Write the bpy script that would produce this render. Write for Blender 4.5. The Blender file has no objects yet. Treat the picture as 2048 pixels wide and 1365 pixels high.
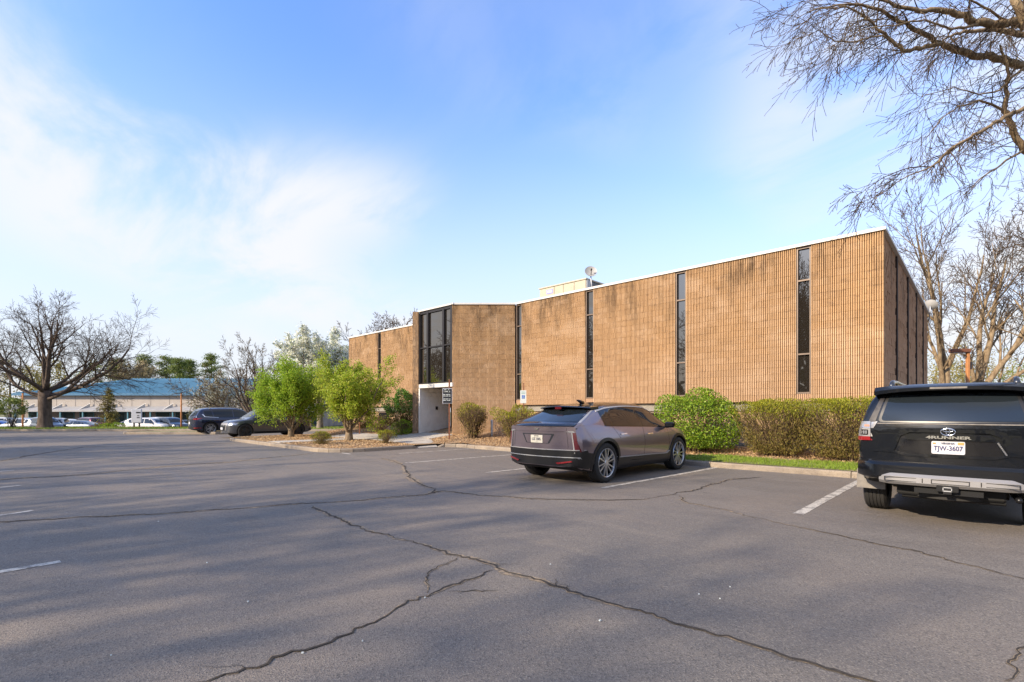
import bpy, bmesh, math, random
import numpy as np
from mathutils import Vector, Matrix, geometry
from mathutils.bvhtree import BVHTree

random.seed(7)
RNG = np.random.default_rng(7)
S = bpy.context.scene
COL = S.collection

# ------------------------------------------------------------------ camera
# World frame: X along the office front (to the right), Y into the office, Z up, metres.
# The photographer stands at the origin, eye 1.40 m up, looking 43.4 degrees left of +Y.
F_PX, CX, YH, EYE = 990.0, 1024.0, 824.0, 1.40
YAW = math.radians(43.4)
FWD = Vector((-math.sin(YAW), math.cos(YAW), 0))
RGT = Vector((math.cos(YAW), math.sin(YAW), 0))
cam_d = bpy.data.cameras.new('camera')
cam_d.sensor_width = 36.0
cam_d.lens = F_PX / 2048 * 36.0
cam_d.shift_y = (YH - 682.5) / 2048
cam_d.clip_end = 3000
cam_d.clip_start = 0.05
cam = bpy.data.objects.new('camera', cam_d)
cam.location = (0, 0, EYE)
cam.rotation_euler = (math.radians(90), 0, YAW)
COL.objects.link(cam)
S.camera = cam

# ------------------------------------------------------------------ light
SUN_EL = math.radians(27.0)
SUN_FROM = Vector((-0.22, -0.975, 0)).normalized()       # horizontal direction towards the sun
SUN_VEC = Vector((SUN_FROM.x * math.cos(SUN_EL), SUN_FROM.y * math.cos(SUN_EL), math.sin(SUN_EL)))
sun_d = bpy.data.lights.new('sun', 'SUN')
sun_d.energy = 2.6
sun_d.angle = math.radians(0.6)
sun_d.color = (1.0, 0.83, 0.62)
sun = bpy.data.objects.new('sun', sun_d)
sun.rotation_euler = (-SUN_VEC).to_track_quat('-Z', 'Y').to_euler()
sun.location = (0, -30, 40)
COL.objects.link(sun)

world = bpy.data.worlds.new('World')
S.world = world
world.use_nodes = True
wt = world.node_tree
wt.nodes.clear()
wo = wt.nodes.new('ShaderNodeOutputWorld')
wb = wt.nodes.new('ShaderNodeBackground')
sky = wt.nodes.new('ShaderNodeTexSky')
sky.sky_type = 'NISHITA'
sky.sun_disc = False
sky.sun_elevation = SUN_EL
sky.sun_rotation = math.atan2(SUN_FROM.x, SUN_FROM.y)
sky.altitude = 50
sky.air_density = 1.0
sky.dust_density = 0.6
sky.ozone_density = 1.6
tc = wt.nodes.new('ShaderNodeTexCoord')
sep = wt.nodes.new('ShaderNodeSeparateXYZ')
wt.links.new(tc.outputs['Generated'], sep.inputs[0])
def wmath(op, a, b=None, c=None):
    n = wt.nodes.new('ShaderNodeMath'); n.operation = op
    for i, v in enumerate((a, b, c)):
        if v is None: continue
        if isinstance(v, (int, float)): n.inputs[i].default_value = v
        else: wt.links.new(v, n.inputs[i])
    return n.outputs[0]
zc = wmath('MAXIMUM', sep.outputs['Z'], 0.0)
den = wmath('ADD', zc, 0.22)
cmb = wt.nodes.new('ShaderNodeCombineXYZ')
wt.links.new(wmath('DIVIDE', sep.outputs['X'], den), cmb.inputs[0])
wt.links.new(wmath('DIVIDE', sep.outputs['Y'], den), cmb.inputs[1])
def wnoise(scale, detail, rough, dist, off, stretch=(1, 1, 1)):
    mp = wt.nodes.new('ShaderNodeMapping')
    mp.inputs['Location'].default_value = off
    mp.inputs['Scale'].default_value = stretch
    mp.inputs['Rotation'].default_value = (0, 0, math.radians(35))
    wt.links.new(cmb.outputs[0], mp.inputs[0])
    n = wt.nodes.new('ShaderNodeTexNoise')
    n.inputs['Scale'].default_value = scale
    n.inputs['Detail'].default_value = detail
    n.inputs['Roughness'].default_value = rough
    n.inputs['Distortion'].default_value = dist
    wt.links.new(mp.outputs[0], n.inputs['Vector'])
    return n.outputs['Fac']
def wramp(v, lo, hi):
    n = wt.nodes.new('ShaderNodeMapRange'); n.interpolation_type = 'SMOOTHSTEP'
    n.inputs['From Min'].default_value = lo; n.inputs['From Max'].default_value = hi
    wt.links.new(v, n.inputs['Value'])
    return n.outputs[0]
CLOUD_OFF = (3.7, 1.9, 0.0)
big = wramp(wnoise(0.55, 2.0, 0.5, 0.3, CLOUD_OFF), 0.385, 0.55)
fine = wramp(wnoise(1.5, 7.0, 0.58, 0.5, (1.1, 5.3, 0.7), (1.0, 1.7, 1)), 0.32, 0.60)
cl = wmath('MULTIPLY', big, fine)
hz = wt.nodes.new('ShaderNodeMapRange'); hz.interpolation_type = 'SMOOTHSTEP'
hz.inputs['From Min'].default_value = 0.60; hz.inputs['From Max'].default_value = 0.0
wt.links.new(zc, hz.inputs['Value'])
haze_f = wmath('MULTIPLY', hz.outputs[0], 1.0)
tint = wt.nodes.new('ShaderNodeMix'); tint.data_type = 'RGBA'; tint.blend_type = 'MULTIPLY'
tint.inputs[0].default_value = 1.0
wt.links.new(sky.outputs[0], tint.inputs[6])
tint.inputs[7].default_value = (0.85, 1.04, 1.40, 1)
mixh = wt.nodes.new('ShaderNodeMix'); mixh.data_type = 'RGBA'
wt.links.new(haze_f, mixh.inputs[0])
wt.links.new(tint.outputs[2], mixh.inputs[6])
mixh.inputs[7].default_value = (2.86, 3.00, 3.22, 1)
mixc = wt.nodes.new('ShaderNodeMix'); mixc.data_type = 'RGBA'
wt.links.new(wmath('MULTIPLY', cl, 0.95), mixc.inputs[0])
wt.links.new(mixh.outputs[2], mixc.inputs[6])
mixc.inputs[7].default_value = (3.14, 3.18, 3.28, 1)
wt.links.new(mixc.outputs[2], wb.inputs['Color'])
wb.inputs['Strength'].default_value = 0.10
wt.links.new(wb.outputs[0], wo.inputs[0])

S.view_settings.view_transform = 'Standard'
S.view_settings.look = 'None'
S.view_settings.exposure = 1.60
S.view_settings.gamma = 1.0
S.view_settings.use_curve_mapping = False
S.cycles.max_bounces = 6
S.cycles.transparent_max_bounces = 8
S.cycles.use_denoising = True

# ------------------------------------------------------------------ geometry helpers
def ray(px):
    k = (px - CX) / F_PX
    return RGT * k + FWD
def G(px, py, z=0.0):
    """ground point (height z) seen at photo pixel px,py"""
    d = (EYE - z) * F_PX / (py - YH)
    p = ray(px) * d
    return Vector((p.x, p.y, z))
def D(px, depth, z=0.0):
    p = ray(px) * depth
    return Vector((p.x, p.y, z))
def LD(lat, depth, z=0.0):
    p = RGT * lat + FWD * depth
    return Vector((p.x, p.y, z))
def zat(py, depth):
    return EYE + (YH - py) / F_PX * depth
def onY(px, Y):
    r = ray(px)
    return r.x * Y / r.y

def tag(o, label=None, cat=None, group=None, kind=None):
    if label: o['label'] = label
    if cat: o['category'] = cat
    if group: o['group'] = group
    if kind: o['kind'] = kind
    return o
def empty(name, loc=(0, 0, 0), rz=0.0, parent=None):
    o = bpy.data.objects.new(name, None)
    COL.objects.link(o)
    o.location = loc
    o.rotation_euler = (0, 0, rz)
    o.empty_display_size = 0.2
    if parent: o.parent = parent
    return o
def add(name, mesh, parent=None, loc=None, rot=None):
    o = bpy.data.objects.new(name, mesh)
    COL.objects.link(o)
    if parent: o.parent = parent
    if loc is not None: o.location = loc
    if rot is not None: o.rotation_euler = rot
    return o

class MB:
    def __init__(self):
        self.v = []; self.f = []; self.m = []
    def vert(self, p):
        self.v.append(tuple(p)); return len(self.v) - 1
    def face(self, idx, m=0):
        self.f.append(tuple(idx)); self.m.append(m)
    def poly(self, pts, m=0):
        self.face([self.vert(p) for p in pts], m)
    def box(self, c, s, m=0, rz=0.0, bev=0.0):
        x, y, z = s[0] / 2, s[1] / 2, s[2] / 2
        cs, sn = math.cos(rz), math.sin(rz)
        b = len(self.v)
        if bev <= 0:
            for dz in (-z, z):
                for dx, dy in ((-x, -y), (x, -y), (x, y), (-x, y)):
                    self.v.append((c[0] + dx * cs - dy * sn, c[1] + dx * sn + dy * cs, c[2] + dz))
            for q in ((0, 3, 2, 1), (4, 5, 6, 7), (0, 1, 5, 4), (1, 2, 6, 5), (2, 3, 7, 6), (3, 0, 4, 7)):
                self.face([b + i for i in q], m)
        else:
            e = bev
            rings = [(-z, x - e, y - e), (-z + e, x, y), (z - e, x, y), (z, x - e, y - e)]
            for dz, rx, ry in rings:
                k = e if (rx == x) else e * 0.4
                for dx, dy in ((-rx + k, -ry), (rx - k, -ry), (rx, -ry + k), (rx, ry - k), (rx - k, ry), (-rx + k, ry), (-rx, ry - k), (-rx, -ry + k)):
                    self.v.append((c[0] + dx * cs - dy * sn, c[1] + dx * sn + dy * cs, c[2] + dz))
            for r in range(3):
                for i in range(8):
                    j = (i + 1) % 8
                    self.face((b + r * 8 + i, b + r * 8 + j, b + r * 8 + 8 + j, b + r * 8 + 8 + i), m)
            self.face([b + i for i in range(7, -1, -1)], m)
            self.face([b + 24 + i for i in range(8)], m)
    def tube(self, pts, sides=6, m=0, cap=True):
        """pts: list of (Vector, radius)"""
        n = len(pts)
        rings = []
        up = Vector((0, 0, 1))
        prev = None
        for i, (p, r) in enumerate(pts):
            a = pts[max(0, i - 1)][0]; c = pts[min(n - 1, i + 1)][0]
            d = (c - a)
            if d.length < 1e-9: d = Vector((0, 0, 1))
            d.normalize()
            if prev is None:
                u = d.cross(up if abs(d.z) < 0.9 else Vector((1, 0, 0))).normalized()
            else:
                u = (prev - d * prev.dot(d))
                if u.length < 1e-6: u = d.orthogonal()
                u.normalize()
            prev = u
            w = d.cross(u)
            b = len(self.v)
            for k in range(sides):
                t = 2 * math.pi * k / sides
                q = p + u * (math.cos(t) * r) + w * (math.sin(t) * r)
                self.v.append((q.x, q.y, q.z))
            rings.append(b)
        for i in range(n - 1):
            a, c = rings[i], rings[i + 1]
            for k in range(sides):
                j = (k + 1) % sides
                self.face((a + k, a + j, c + j, c + k), m)
        if cap:
            self.face([rings[0] + k for k in range(sides - 1, -1, -1)], m)
            self.face([rings[-1] + k for k in range(sides)], m)
    def cyl(self, a, b, r, sides=12, m=0, r2=None):
        self.tube([(Vector(a), r), (Vector(b), r if r2 is None else r2)], sides, m)
    def prism(self, poly, z0, z1, m=0):
        """poly: list of (x,y) counter-clockwise; z0,z1 floats"""
        b = len(self.v); n = len(poly)
        for p in poly: self.v.append((p[0], p[1], z0))
        for p in poly: self.v.append((p[0], p[1], z1))
        self.face([b + i for i in range(n - 1, -1, -1)], m)
        self.face([b + n + i for i in range(n)], m)
        for i in range(n):
            j = (i + 1) % n
            self.face((b + i, b + j, b + n + j, b + n + i), m)
    def mesh(self, name, mats, smooth=False, angle=None):
        me = bpy.data.meshes.new(name)
        me.from_pydata(self.v, [], self.f)
        if not isinstance(mats, (list, tuple)): mats = [mats]
        for x in mats: me.materials.append(x)
        if len(mats) > 1:
            me.polygons.foreach_set('material_index', self.m)
        if smooth:
            me.polygons.foreach_set('use_smooth', [True] * len(me.polygons))
            if angle: me.set_sharp_from_angle(angle=math.radians(angle))
        me.update()
        return me
    def build(self, name, mats, parent=None, smooth=False, angle=None, loc=None, rot=None):
        return add(name, self.mesh(name, mats, smooth, angle), parent, loc, rot)

def np_quads(name, mat, V, smooth=False):
    """V: (n,4,3) array of quads -> one mesh"""
    n = V.shape[0]
    me = bpy.data.meshes.new(name)
    me.vertices.add(n * 4)
    me.vertices.foreach_set('co', V.reshape(-1).astype(np.float32))
    me.loops.add(n * 4)
    me.loops.foreach_set('vertex_index', np.arange(n * 4, dtype=np.int32))
    me.polygons.add(n)
    me.polygons.foreach_set('loop_start', np.arange(0, n * 4, 4, dtype=np.int32))
    me.polygons.foreach_set('loop_total', np.full(n, 4, dtype=np.int32))
    me.materials.append(mat)
    me.update()
    return me

def leaf_quads(C, size, rng, aspect=0.6, up=0.3, svar=0.4, dirs=None, stretch=None):
    """C: (n,3) centres -> diamond leaves folded along their length"""
    n = C.shape[0]
    if dirs is None:
        a = rng.normal(size=(n, 3))
    else:
        a = dirs + rng.normal(size=(n, 3)) * 0.55
    a /= np.linalg.norm(a, axis=1, keepdims=True) + 1e-9
    b = rng.normal(size=(n, 3)); b[:, 2] *= 0.5
    b -= (b * a).sum(1, keepdims=True) * a
    b /= np.linalg.norm(b, axis=1, keepdims=True) + 1e-9
    s = size * (1 + svar * rng.uniform(-1, 1, size=(n, 1)))
    nn = np.cross(a, b)
    V = np.empty((n, 4, 3))
    V[:, 0] = C - a * s * 0.5
    V[:, 1] = C + b * s * aspect * 0.5 + nn * s * 0.06
    V[:, 2] = C + a * s * 0.5
    V[:, 3] = C - b * s * aspect * 0.5 + nn * s * 0.06
    return V

# ------------------------------------------------------------------ materials
MATS = {}
class NT:
    def __init__(self, name):
        self.mat = bpy.data.materials.new(name)
        self.mat.use_nodes = True
        self.t = self.mat.node_tree
        self.b = self.t.nodes['Principled BSDF']
        self._pos = None
        MATS[name] = self.mat
    def node(self, typ, **kw):
        n = self.t.nodes.new(typ)
        for k, v in kw.items(): setattr(n, k, v)
        return n
    def link(self, a, b): self.t.links.new(a, b)
    def pos(self, obj=False):
        if obj:
            return self.node('ShaderNodeTexCoord').outputs['Object']
        if self._pos is None:
            self._pos = self.node('ShaderNodeNewGeometry').outputs['Position']
        return self._pos
    def mapping(self, vec, scale=(1, 1, 1), rot=(0, 0, 0), loc=(0, 0, 0)):
        m = self.node('ShaderNodeMapping')
        m.inputs['Scale'].default_value = scale
        m.inputs['Rotation'].default_value = rot
        m.inputs['Location'].default_value = loc
        self.link(vec, m.inputs[0])
        return m.outputs[0]
    def noise(self, scale, detail=4, rough=0.55, vec=None, dist=0.0):
        n = self.node('ShaderNodeTexNoise')
        n.inputs['Scale'].default_value = scale
        n.inputs['Detail'].default_value = detail
        n.inputs['Roughness'].default_value = rough
        n.inputs['Distortion'].default_value = dist
        self.link(vec if vec is not None else self.pos(), n.inputs['Vector'])
        return n.outputs['Fac']
    def range(self, v, a, b, c=0.0, d=1.0, smooth=True):
        n = self.node('ShaderNodeMapRange')
        if smooth: n.interpolation_type = 'SMOOTHSTEP'
        n.inputs['From Min'].default_value = a; n.inputs['From Max'].default_value = b
        n.inputs['To Min'].default_value = c; n.inputs['To Max'].default_value = d
        self.link(v, n.inputs['Value'])
        return n.outputs[0]
    def math(self, op, a, b=None):
        n = self.node('ShaderNodeMath', operation=op)
        for i, v in enumerate((a, b)):
            if v is None: continue
            if isinstance(v, (int, float)): n.inputs[i].default_value = v
            else: self.link(v, n.inputs[i])
        return n.outputs[0]
    def mix(self, f, a, b, blend='MIX'):
        n = self.node('ShaderNodeMix', data_type='RGBA', blend_type=blend)
        for sock, v in ((n.inputs[0], f), (n.inputs[6], a), (n.inputs[7], b)):
            if isinstance(v, (int, float)): sock.default_value = v
            elif isinstance(v, tuple): sock.default_value = (*v[:3], 1)
            else: self.link(v, sock)
        return n.outputs[2]
    def color(self, c):
        if isinstance(c, tuple): self.b.inputs['Base Color'].default_value = (*c[:3], 1)
        else: self.link(c, self.b.inputs['Base Color'])
    def set(self, **kw):
        for k, v in kw.items():
            s = self.b.inputs[k.replace('_', ' ')]
            if isinstance(v, (int, float)): s.default_value = v
            elif isinstance(v, tuple): s.default_value = v
            else: self.link(v, s)
    def bump(self, h, strength=0.4, dist=0.02):
        n = self.node('ShaderNodeBump')
        n.inputs['Strength'].default_value = strength
        n.inputs['Distance'].default_value = dist
        self.link(h, n.inputs['Height'])
        self.link(n.outputs[0], self.b.inputs['Normal'])

def simple(name, col, rough=0.6, metal=0.0, col2=None, scale=6.0, bump=0.0, bscale=60.0, spec=0.5, coat=0.0, obj=False):
    t = NT(name)
    v = t.pos(obj)
    if col2 is not None:
        t.color(t.mix(t.range(t.noise(scale, 6, 0.6, v), 0.3, 0.7), col, col2))
    else:
        t.color(col)
    t.set(Roughness=rough, Metallic=metal)
    t.b.inputs['Specular IOR Level'].default_value = spec
    if coat:
        t.b.inputs['Coat Weight'].default_value = coat
        t.b.inputs['Coat Roughness'].default_value = 0.03
    if bump:
        t.bump(t.noise(bscale, 5, 0.6, v), bump, 0.01)
    return t.mat

# asphalt -----------------------------------------------------------
t = NT('asphalt')
p = t.pos()
n1 = t.noise(0.16, 4, 0.55, p, 0.4)
n2 = t.noise(1.0, 6, 0.65, t.mapping(p, (0.45, 2.2, 1.0), (0, 0, 0.10)), 0.6)
n3 = t.noise(9.0, 6, 0.7, p)
vo = t.node('ShaderNodeTexVoronoi'); vo.inputs['Scale'].default_value = 115; t.link(p, vo.inputs['Vector'])
sp = t.node('ShaderNodeSeparateColor'); t.link(vo.outputs['Color'], sp.inputs[0])
c = t.mix(t.range(n1, 0.35, 0.68), (0.141, 0.127, 0.112), (0.176, 0.148, 0.124))
c = t.mix(t.range(n2, 0.42, 0.75, 0, 0.55), c, (0.207, 0.180, 0.153))
c = t.mix(t.range(n2, 0.45, 0.25, 0, 0.45), c, (0.100, 0.093, 0.087))
big = t.noise(0.30, 3, 0.5, t.mapping(p, loc=(3, 7, 0)), 0.8)
c = t.mix(t.range(big, 0.52, 0.66, 0, 0.55), c, (0.221, 0.179, 0.138))
oil = t.noise(0.75, 5, 0.6, t.mapping(p, loc=(1, 2, 0)), 0.3)
c = t.mix(t.range(oil, 0.64, 0.74, 0, 0.5), c, (0.072, 0.068, 0.063))
c = t.mix(t.range(n3, 0.5, 0.8, 0, 0.30), c, (0.234, 0.193, 0.142))
c = t.mix(t.range(sp.outputs[0], 0.78, 0.86, 0, 0.60), c, (0.263, 0.232, 0.192))
c = t.mix(t.range(sp.outputs[1], 0.76, 0.86, 0, 0.60), c, (0.066, 0.062, 0.057))
t.color(c)
t.set(Roughness=t.range(n2, 0.3, 0.7, 0.62, 0.86))
t.b.inputs['Specular IOR Level'].default_value = 0.35
hh = t.math('ADD', t.math('MULTIPLY', vo.outputs['Distance'], 1.0), t.math('MULTIPLY', t.noise(220, 3, 0.6, p), 0.6))
t.bump(hh, 0.55, 0.006)

t = NT('crack_dirt')
p = t.pos()
c = t.mix(t.range(t.noise(14, 5, 0.7, p), 0.35, 0.7), (0.11, 0.095, 0.08), (0.36, 0.27, 0.17))
t.color(c); t.set(Roughness=0.95); t.bump(t.noise(90, 5, 0.7, p), 0.8, 0.01)
simple('crack_dark', (0.022, 0.018, 0.015), 0.95, col2=(0.05, 0.04, 0.03), scale=20)

t = NT('line_paint')
p = t.pos()
w = t.math('ADD', t.math('MULTIPLY', t.noise(7, 6, 0.7, p), 0.6), t.math('MULTIPLY', t.noise(45, 4, 0.7, p), 0.4))
c = t.mix(t.range(w, 0.45, 0.58), (0.52, 0.48, 0.41), (0.19, 0.175, 0.16))
t.color(c); t.set(Roughness=0.8); t.bump(t.noise(150, 3, 0.6, p), 0.4, 0.005)

# concrete kerb / walk ------------------------------------------------
def concrete(name, a, b, stain):
    t = NT(name); p = t.pos()
    c = t.mix(t.range(t.noise(2.2, 6, 0.65, p), 0.3, 0.7), a, b)
    c = t.mix(t.range(t.noise(0.9, 5, 0.7, t.mapping(p, (1, 1, 3))), 0.50, 0.72, 0, 0.6), c, stain)
    vo = t.node('ShaderNodeTexVoronoi'); vo.inputs['Scale'].default_value = 60; t.link(p, vo.inputs['Vector'])
    sp = t.node('ShaderNodeSeparateColor'); t.link(vo.outputs['Color'], sp.inputs[0])
    c = t.mix(t.range(sp.outputs[0], 0.75, 0.9, 0, 0.4), c, stain)
    t.color(c); t.set(Roughness=0.9)
    t.bump(t.noise(80, 6, 0.7, p), 0.6, 0.01)
concrete('kerb', (0.31, 0.255, 0.19), (0.23, 0.19, 0.15), (0.12, 0.095, 0.07))
concrete('walk', (0.46, 0.42, 0.36), (0.38, 0.35, 0.31), (0.28, 0.25, 0.21))
concrete('foundation', (0.27, 0.255, 0.22), (0.21, 0.195, 0.17), (0.14, 0.12, 0.10))

# mulch / soil / grass -------------------------------------------------
simple('soil', (0.17, 0.11, 0.065), 0.95, col2=(0.36, 0.24, 0.13), scale=14, bump=0.9, bscale=40)
def island(name, cols, rough=0.75, trans=0.0, spec=0.3):
    t = NT(name)
    g = t.node('ShaderNodeNewGeometry')
    r = t.node('ShaderNodeValToRGB')
    e = r.color_ramp.elements
    k = len(cols)
    e[0].position = 0; e[0].color = (*cols[0], 1)
    e[1].position = 1; e[1].color = (*cols[-1], 1)
    for i in range(1, k - 1):
        x = e.new(i / (k - 1)); x.color = (*cols[i], 1)
    t.link(g.outputs['Random Per Island'], r.inputs[0])
    t.color(r.outputs[0]); t.set(Roughness=rough)
    t.b.inputs['Specular IOR Level'].default_value = spec
    if trans:
        tr = t.node('ShaderNodeBsdfTranslucent')
        t.link(r.outputs[0], tr.inputs[0])
        mx = t.node('ShaderNodeMixShader'); mx.inputs[0].default_value = trans
        out = [n for n in t.t.nodes if n.type == 'OUTPUT_MATERIAL'][0]
        t.link(t.b.outputs[0], mx.inputs[1]); t.link(tr.outputs[0], mx.inputs[2])
        t.link(mx.outputs[0], out.inputs[0])
    return t.mat
island('chips', [(0.20, 0.11, 0.05), (0.50, 0.32, 0.16), (0.66, 0.48, 0.27), (0.38, 0.22, 0.10), (0.60, 0.43, 0.24)], 0.9)
island('grass', [(0.14, 0.22, 0.025), (0.21, 0.32, 0.03), (0.27, 0.36, 0.045), (0.22, 0.25, 0.05)], 0.6, 0.35)
island('leaf_spring', [(0.18, 0.30, 0.025), (0.28, 0.44, 0.035), (0.36, 0.50, 0.045), (0.42, 0.52, 0.06), (0.22, 0.36, 0.025)], 0.5, 0.55)
island('leaf_spring_pale', [(0.26, 0.36, 0.03), (0.38, 0.48, 0.04), (0.46, 0.52, 0.06), (0.50, 0.50, 0.08), (0.30, 0.42, 0.03)], 0.5, 0.55)
island('leaf_green', [(0.07, 0.15, 0.015), (0.15, 0.27, 0.02), (0.26, 0.38, 0.03), (0.33, 0.43, 0.04), (0.10, 0.19, 0.02)], 0.4, 0.35)
island('leaf_deep', [(0.03, 0.09, 0.012), (0.06, 0.16, 0.02), (0.11, 0.25, 0.03), (0.16, 0.32, 0.04)], 0.35, 0.3)
island('leaf_yew', [(0.13, 0.15, 0.012), (0.26, 0.27, 0.02), (0.38, 0.35, 0.03), (0.16, 0.20, 0.02)], 0.6, 0.35)
island('leaf_yew_low', [(0.08, 0.06, 0.02), (0.17, 0.12, 0.035), (0.25, 0.19, 0.05), (0.16, 0.16, 0.03)], 0.7, 0.25)
island('blossom', [(0.72, 0.74, 0.64), (0.80, 0.80, 0.74), (0.62, 0.66, 0.48), (0.84, 0.84, 0.80), (0.42, 0.48, 0.24)], 0.6, 0.45)
island('needle', [(0.07, 0.11, 0.025), (0.13, 0.18, 0.04), (0.20, 0.25, 0.06), (0.27, 0.29, 0.08)], 0.6, 0.3)
island('needle_gold', [(0.16, 0.15, 0.04), (0.26, 0.22, 0.06), (0.34, 0.28, 0.09), (0.20, 0.20, 0.05)], 0.6, 0.3)
island('bud_haze', [(0.22, 0.17, 0.09), (0.34, 0.27, 0.14), (0.40, 0.34, 0.20), (0.24, 0.22, 0.10)], 0.7, 0.3)

def bark(name, a, b, sc=7):
    t = NT(name); p = t.pos()
    n = t.noise(sc, 6, 0.7, t.mapping(p, (1, 1, 0.3)))
    t.color(t.mix(t.range(n, 0.3, 0.7), a, b)); t.set(Roughness=0.9)
    t.b.inputs['Specular IOR Level'].default_value = 0.2
    t.bump(n, 0.8, 0.03)
bark('bark_dark', (0.055, 0.042, 0.034), (0.13, 0.10, 0.08))
bark('bark_grey', (0.14, 0.115, 0.09), (0.30, 0.25, 0.20))
bark('bark_tan', (0.12, 0.080, 0.045), (0.31, 0.235, 0.145), 9)
bark('bark_shrub', (0.13, 0.095, 0.06), (0.30, 0.23, 0.15), 14)
bark('twig_dark', (0.045, 0.030, 0.020), (0.11, 0.075, 0.045), 14)
island('woods', [(0.02, 0.03, 0.012), (0.04, 0.05, 0.02), (0.06, 0.055, 0.03), (0.03, 0.04, 0.015)], 0.9)
bark('twig_brown', (0.09, 0.06, 0.035), (0.20, 0.14, 0.08), 14)

# office block masonry --------------------------------------------------
def masonry(name, a, b, pale, dark_top, rib):
    t = NT(name); p = t.pos()
    oi = t.node('ShaderNodeObjectInfo')
    at = t.node('ShaderNodeAttribute'); at.attribute_name = 'tint'
    s1 = t.node('ShaderNodeSeparateColor'); t.link(oi.outputs['Color'], s1.inputs[0])
    s2 = t.node('ShaderNodeSeparateColor'); t.link(at.outputs['Color'], s2.inputs[0])
    r = t.math('ADD', s1.outputs[0], s2.outputs[0])
    n = t.noise(0.8, 5, 0.65, p)
    c = t.mix(t.range(n, 0.3, 0.7), a, b)
    c = t.mix(t.range(r, 0.35, 1.0, 0.0, 0.34), c, pale)
    c = t.mix(t.range(r, 0.30, 0.0, 0.0, 0.28), c, dark_top)
    sz = t.node('ShaderNodeSeparateXYZ'); t.link(p, sz.inputs[0])
    st = t.noise(1.3, 6, 0.7, t.mapping(p, (1.6, 1.6, 0.35)))
    hi = t.range(sz.outputs[2], 3.8, 6.3)
    c = t.mix(t.math('MULTIPLY', t.range(st, 0.45, 0.66), t.math('MULTIPLY', hi, 0.95)), c, (0.13, 0.085, 0.05))
    blot = t.noise(3.2, 6, 0.75, t.mapping(p, (1, 1, 2.2), loc=(5, 2, 1)))
    c = t.mix(t.range(blot, 0.54, 0.70, 0, 0.60), c, (0.20, 0.13, 0.085))
    pal = t.noise(0.55, 4, 0.6, t.mapping(p, (1, 1, 1.6), loc=(9, 4, 3)))
    c = t.mix(t.range(pal, 0.50, 0.64, 0, 0.60), c, pale)
    lo = t.range(sz.outputs[2], 4.2, 1.8, 0, 0.35)
    c = t.mix(lo, c, (0.55, 0.385, 0.26))
    gr = t.noise(60, 5, 0.75, p)
    c = t.mix(t.range(gr, 0.35, 0.7, 0.0, 0.35), c, (0.20, 0.12, 0.07))
    t.color(c); t.set(Roughness=0.95)
    t.b.inputs['Specular IOR Level'].default_value = 0.15
    t.bump(t.math('ADD', gr, t.noise(18, 5, 0.7, p)), 0.7, 0.012)
masonry('block_rib', (0.50, 0.315, 0.162), (0.45, 0.286, 0.152), (0.60, 0.42, 0.26), (0.34, 0.215, 0.115), True)
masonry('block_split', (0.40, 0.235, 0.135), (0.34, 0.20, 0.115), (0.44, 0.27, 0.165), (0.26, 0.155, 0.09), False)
simple('mortar', (0.24, 0.155, 0.09), 0.95, col2=(0.17, 0.11, 0.065), scale=8)
simple('mortar_dark', (0.035, 0.024, 0.018), 0.95)
simple('white_block', (0.80, 0.77, 0.71), 0.8, col2=(0.72, 0.69, 0.63), scale=3, bump=0.3, bscale=50)
simple('white_metal', (0.60, 0.585, 0.555), 0.45, col2=(0.52, 0.50, 0.47), scale=3)
simple('frame_bronze', (0.16, 0.115, 0.085), 0.5, 0.3, col2=(0.12, 0.09, 0.07), scale=4)
simple('frame_black', (0.018, 0.016, 0.018), 0.4, 0.2)
t = NT('tinted_glass')
t.color((0.018, 0.015, 0.012)); t.set(Roughness=0.015, Metallic=0.0, IOR=2.5)
t.b.inputs['Specular Tint'].default_value = (1.0, 0.90, 0.78, 1)
t.bump(t.noise(1.4, 2, 0.5), 0.02, 0.05)
simple('roof_membrane', (0.30, 0.29, 0.28), 0.9)
simple('hvac_beige', (0.42, 0.375, 0.27), 0.5, 0.0, col2=(0.37, 0.33, 0.24), scale=3)
simple('hvac_dark', (0.10, 0.10, 0.10), 0.6)
simple('galv', (0.42, 0.43, 0.44), 0.45, 0.6, col2=(0.34, 0.35, 0.36), scale=9)
simple('dish_grey', (0.33, 0.32, 0.30), 0.5)
simple('decal_blue', (0.25, 0.25, 0.62), 0.5)
simple('rust_post', (0.20, 0.075, 0.035), 0.8, 0.1, col2=(0.12, 0.05, 0.03), scale=12)
simple('rust_orange', (0.46, 0.20, 0.07), 0.8, 0.0, col2=(0.36, 0.15, 0.05), scale=6)
simple('sign_white', (0.56, 0.60, 0.58), 0.45)
simple('sign_black', (0.015, 0.017, 0.022), 0.4)
simple('sign_blue', (0.03, 0.12, 0.42), 0.45)
simple('sign_green', (0.16, 0.42, 0.36), 0.5)
simple('sign_grey', (0.50, 0.53, 0.60), 0.5)

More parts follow.
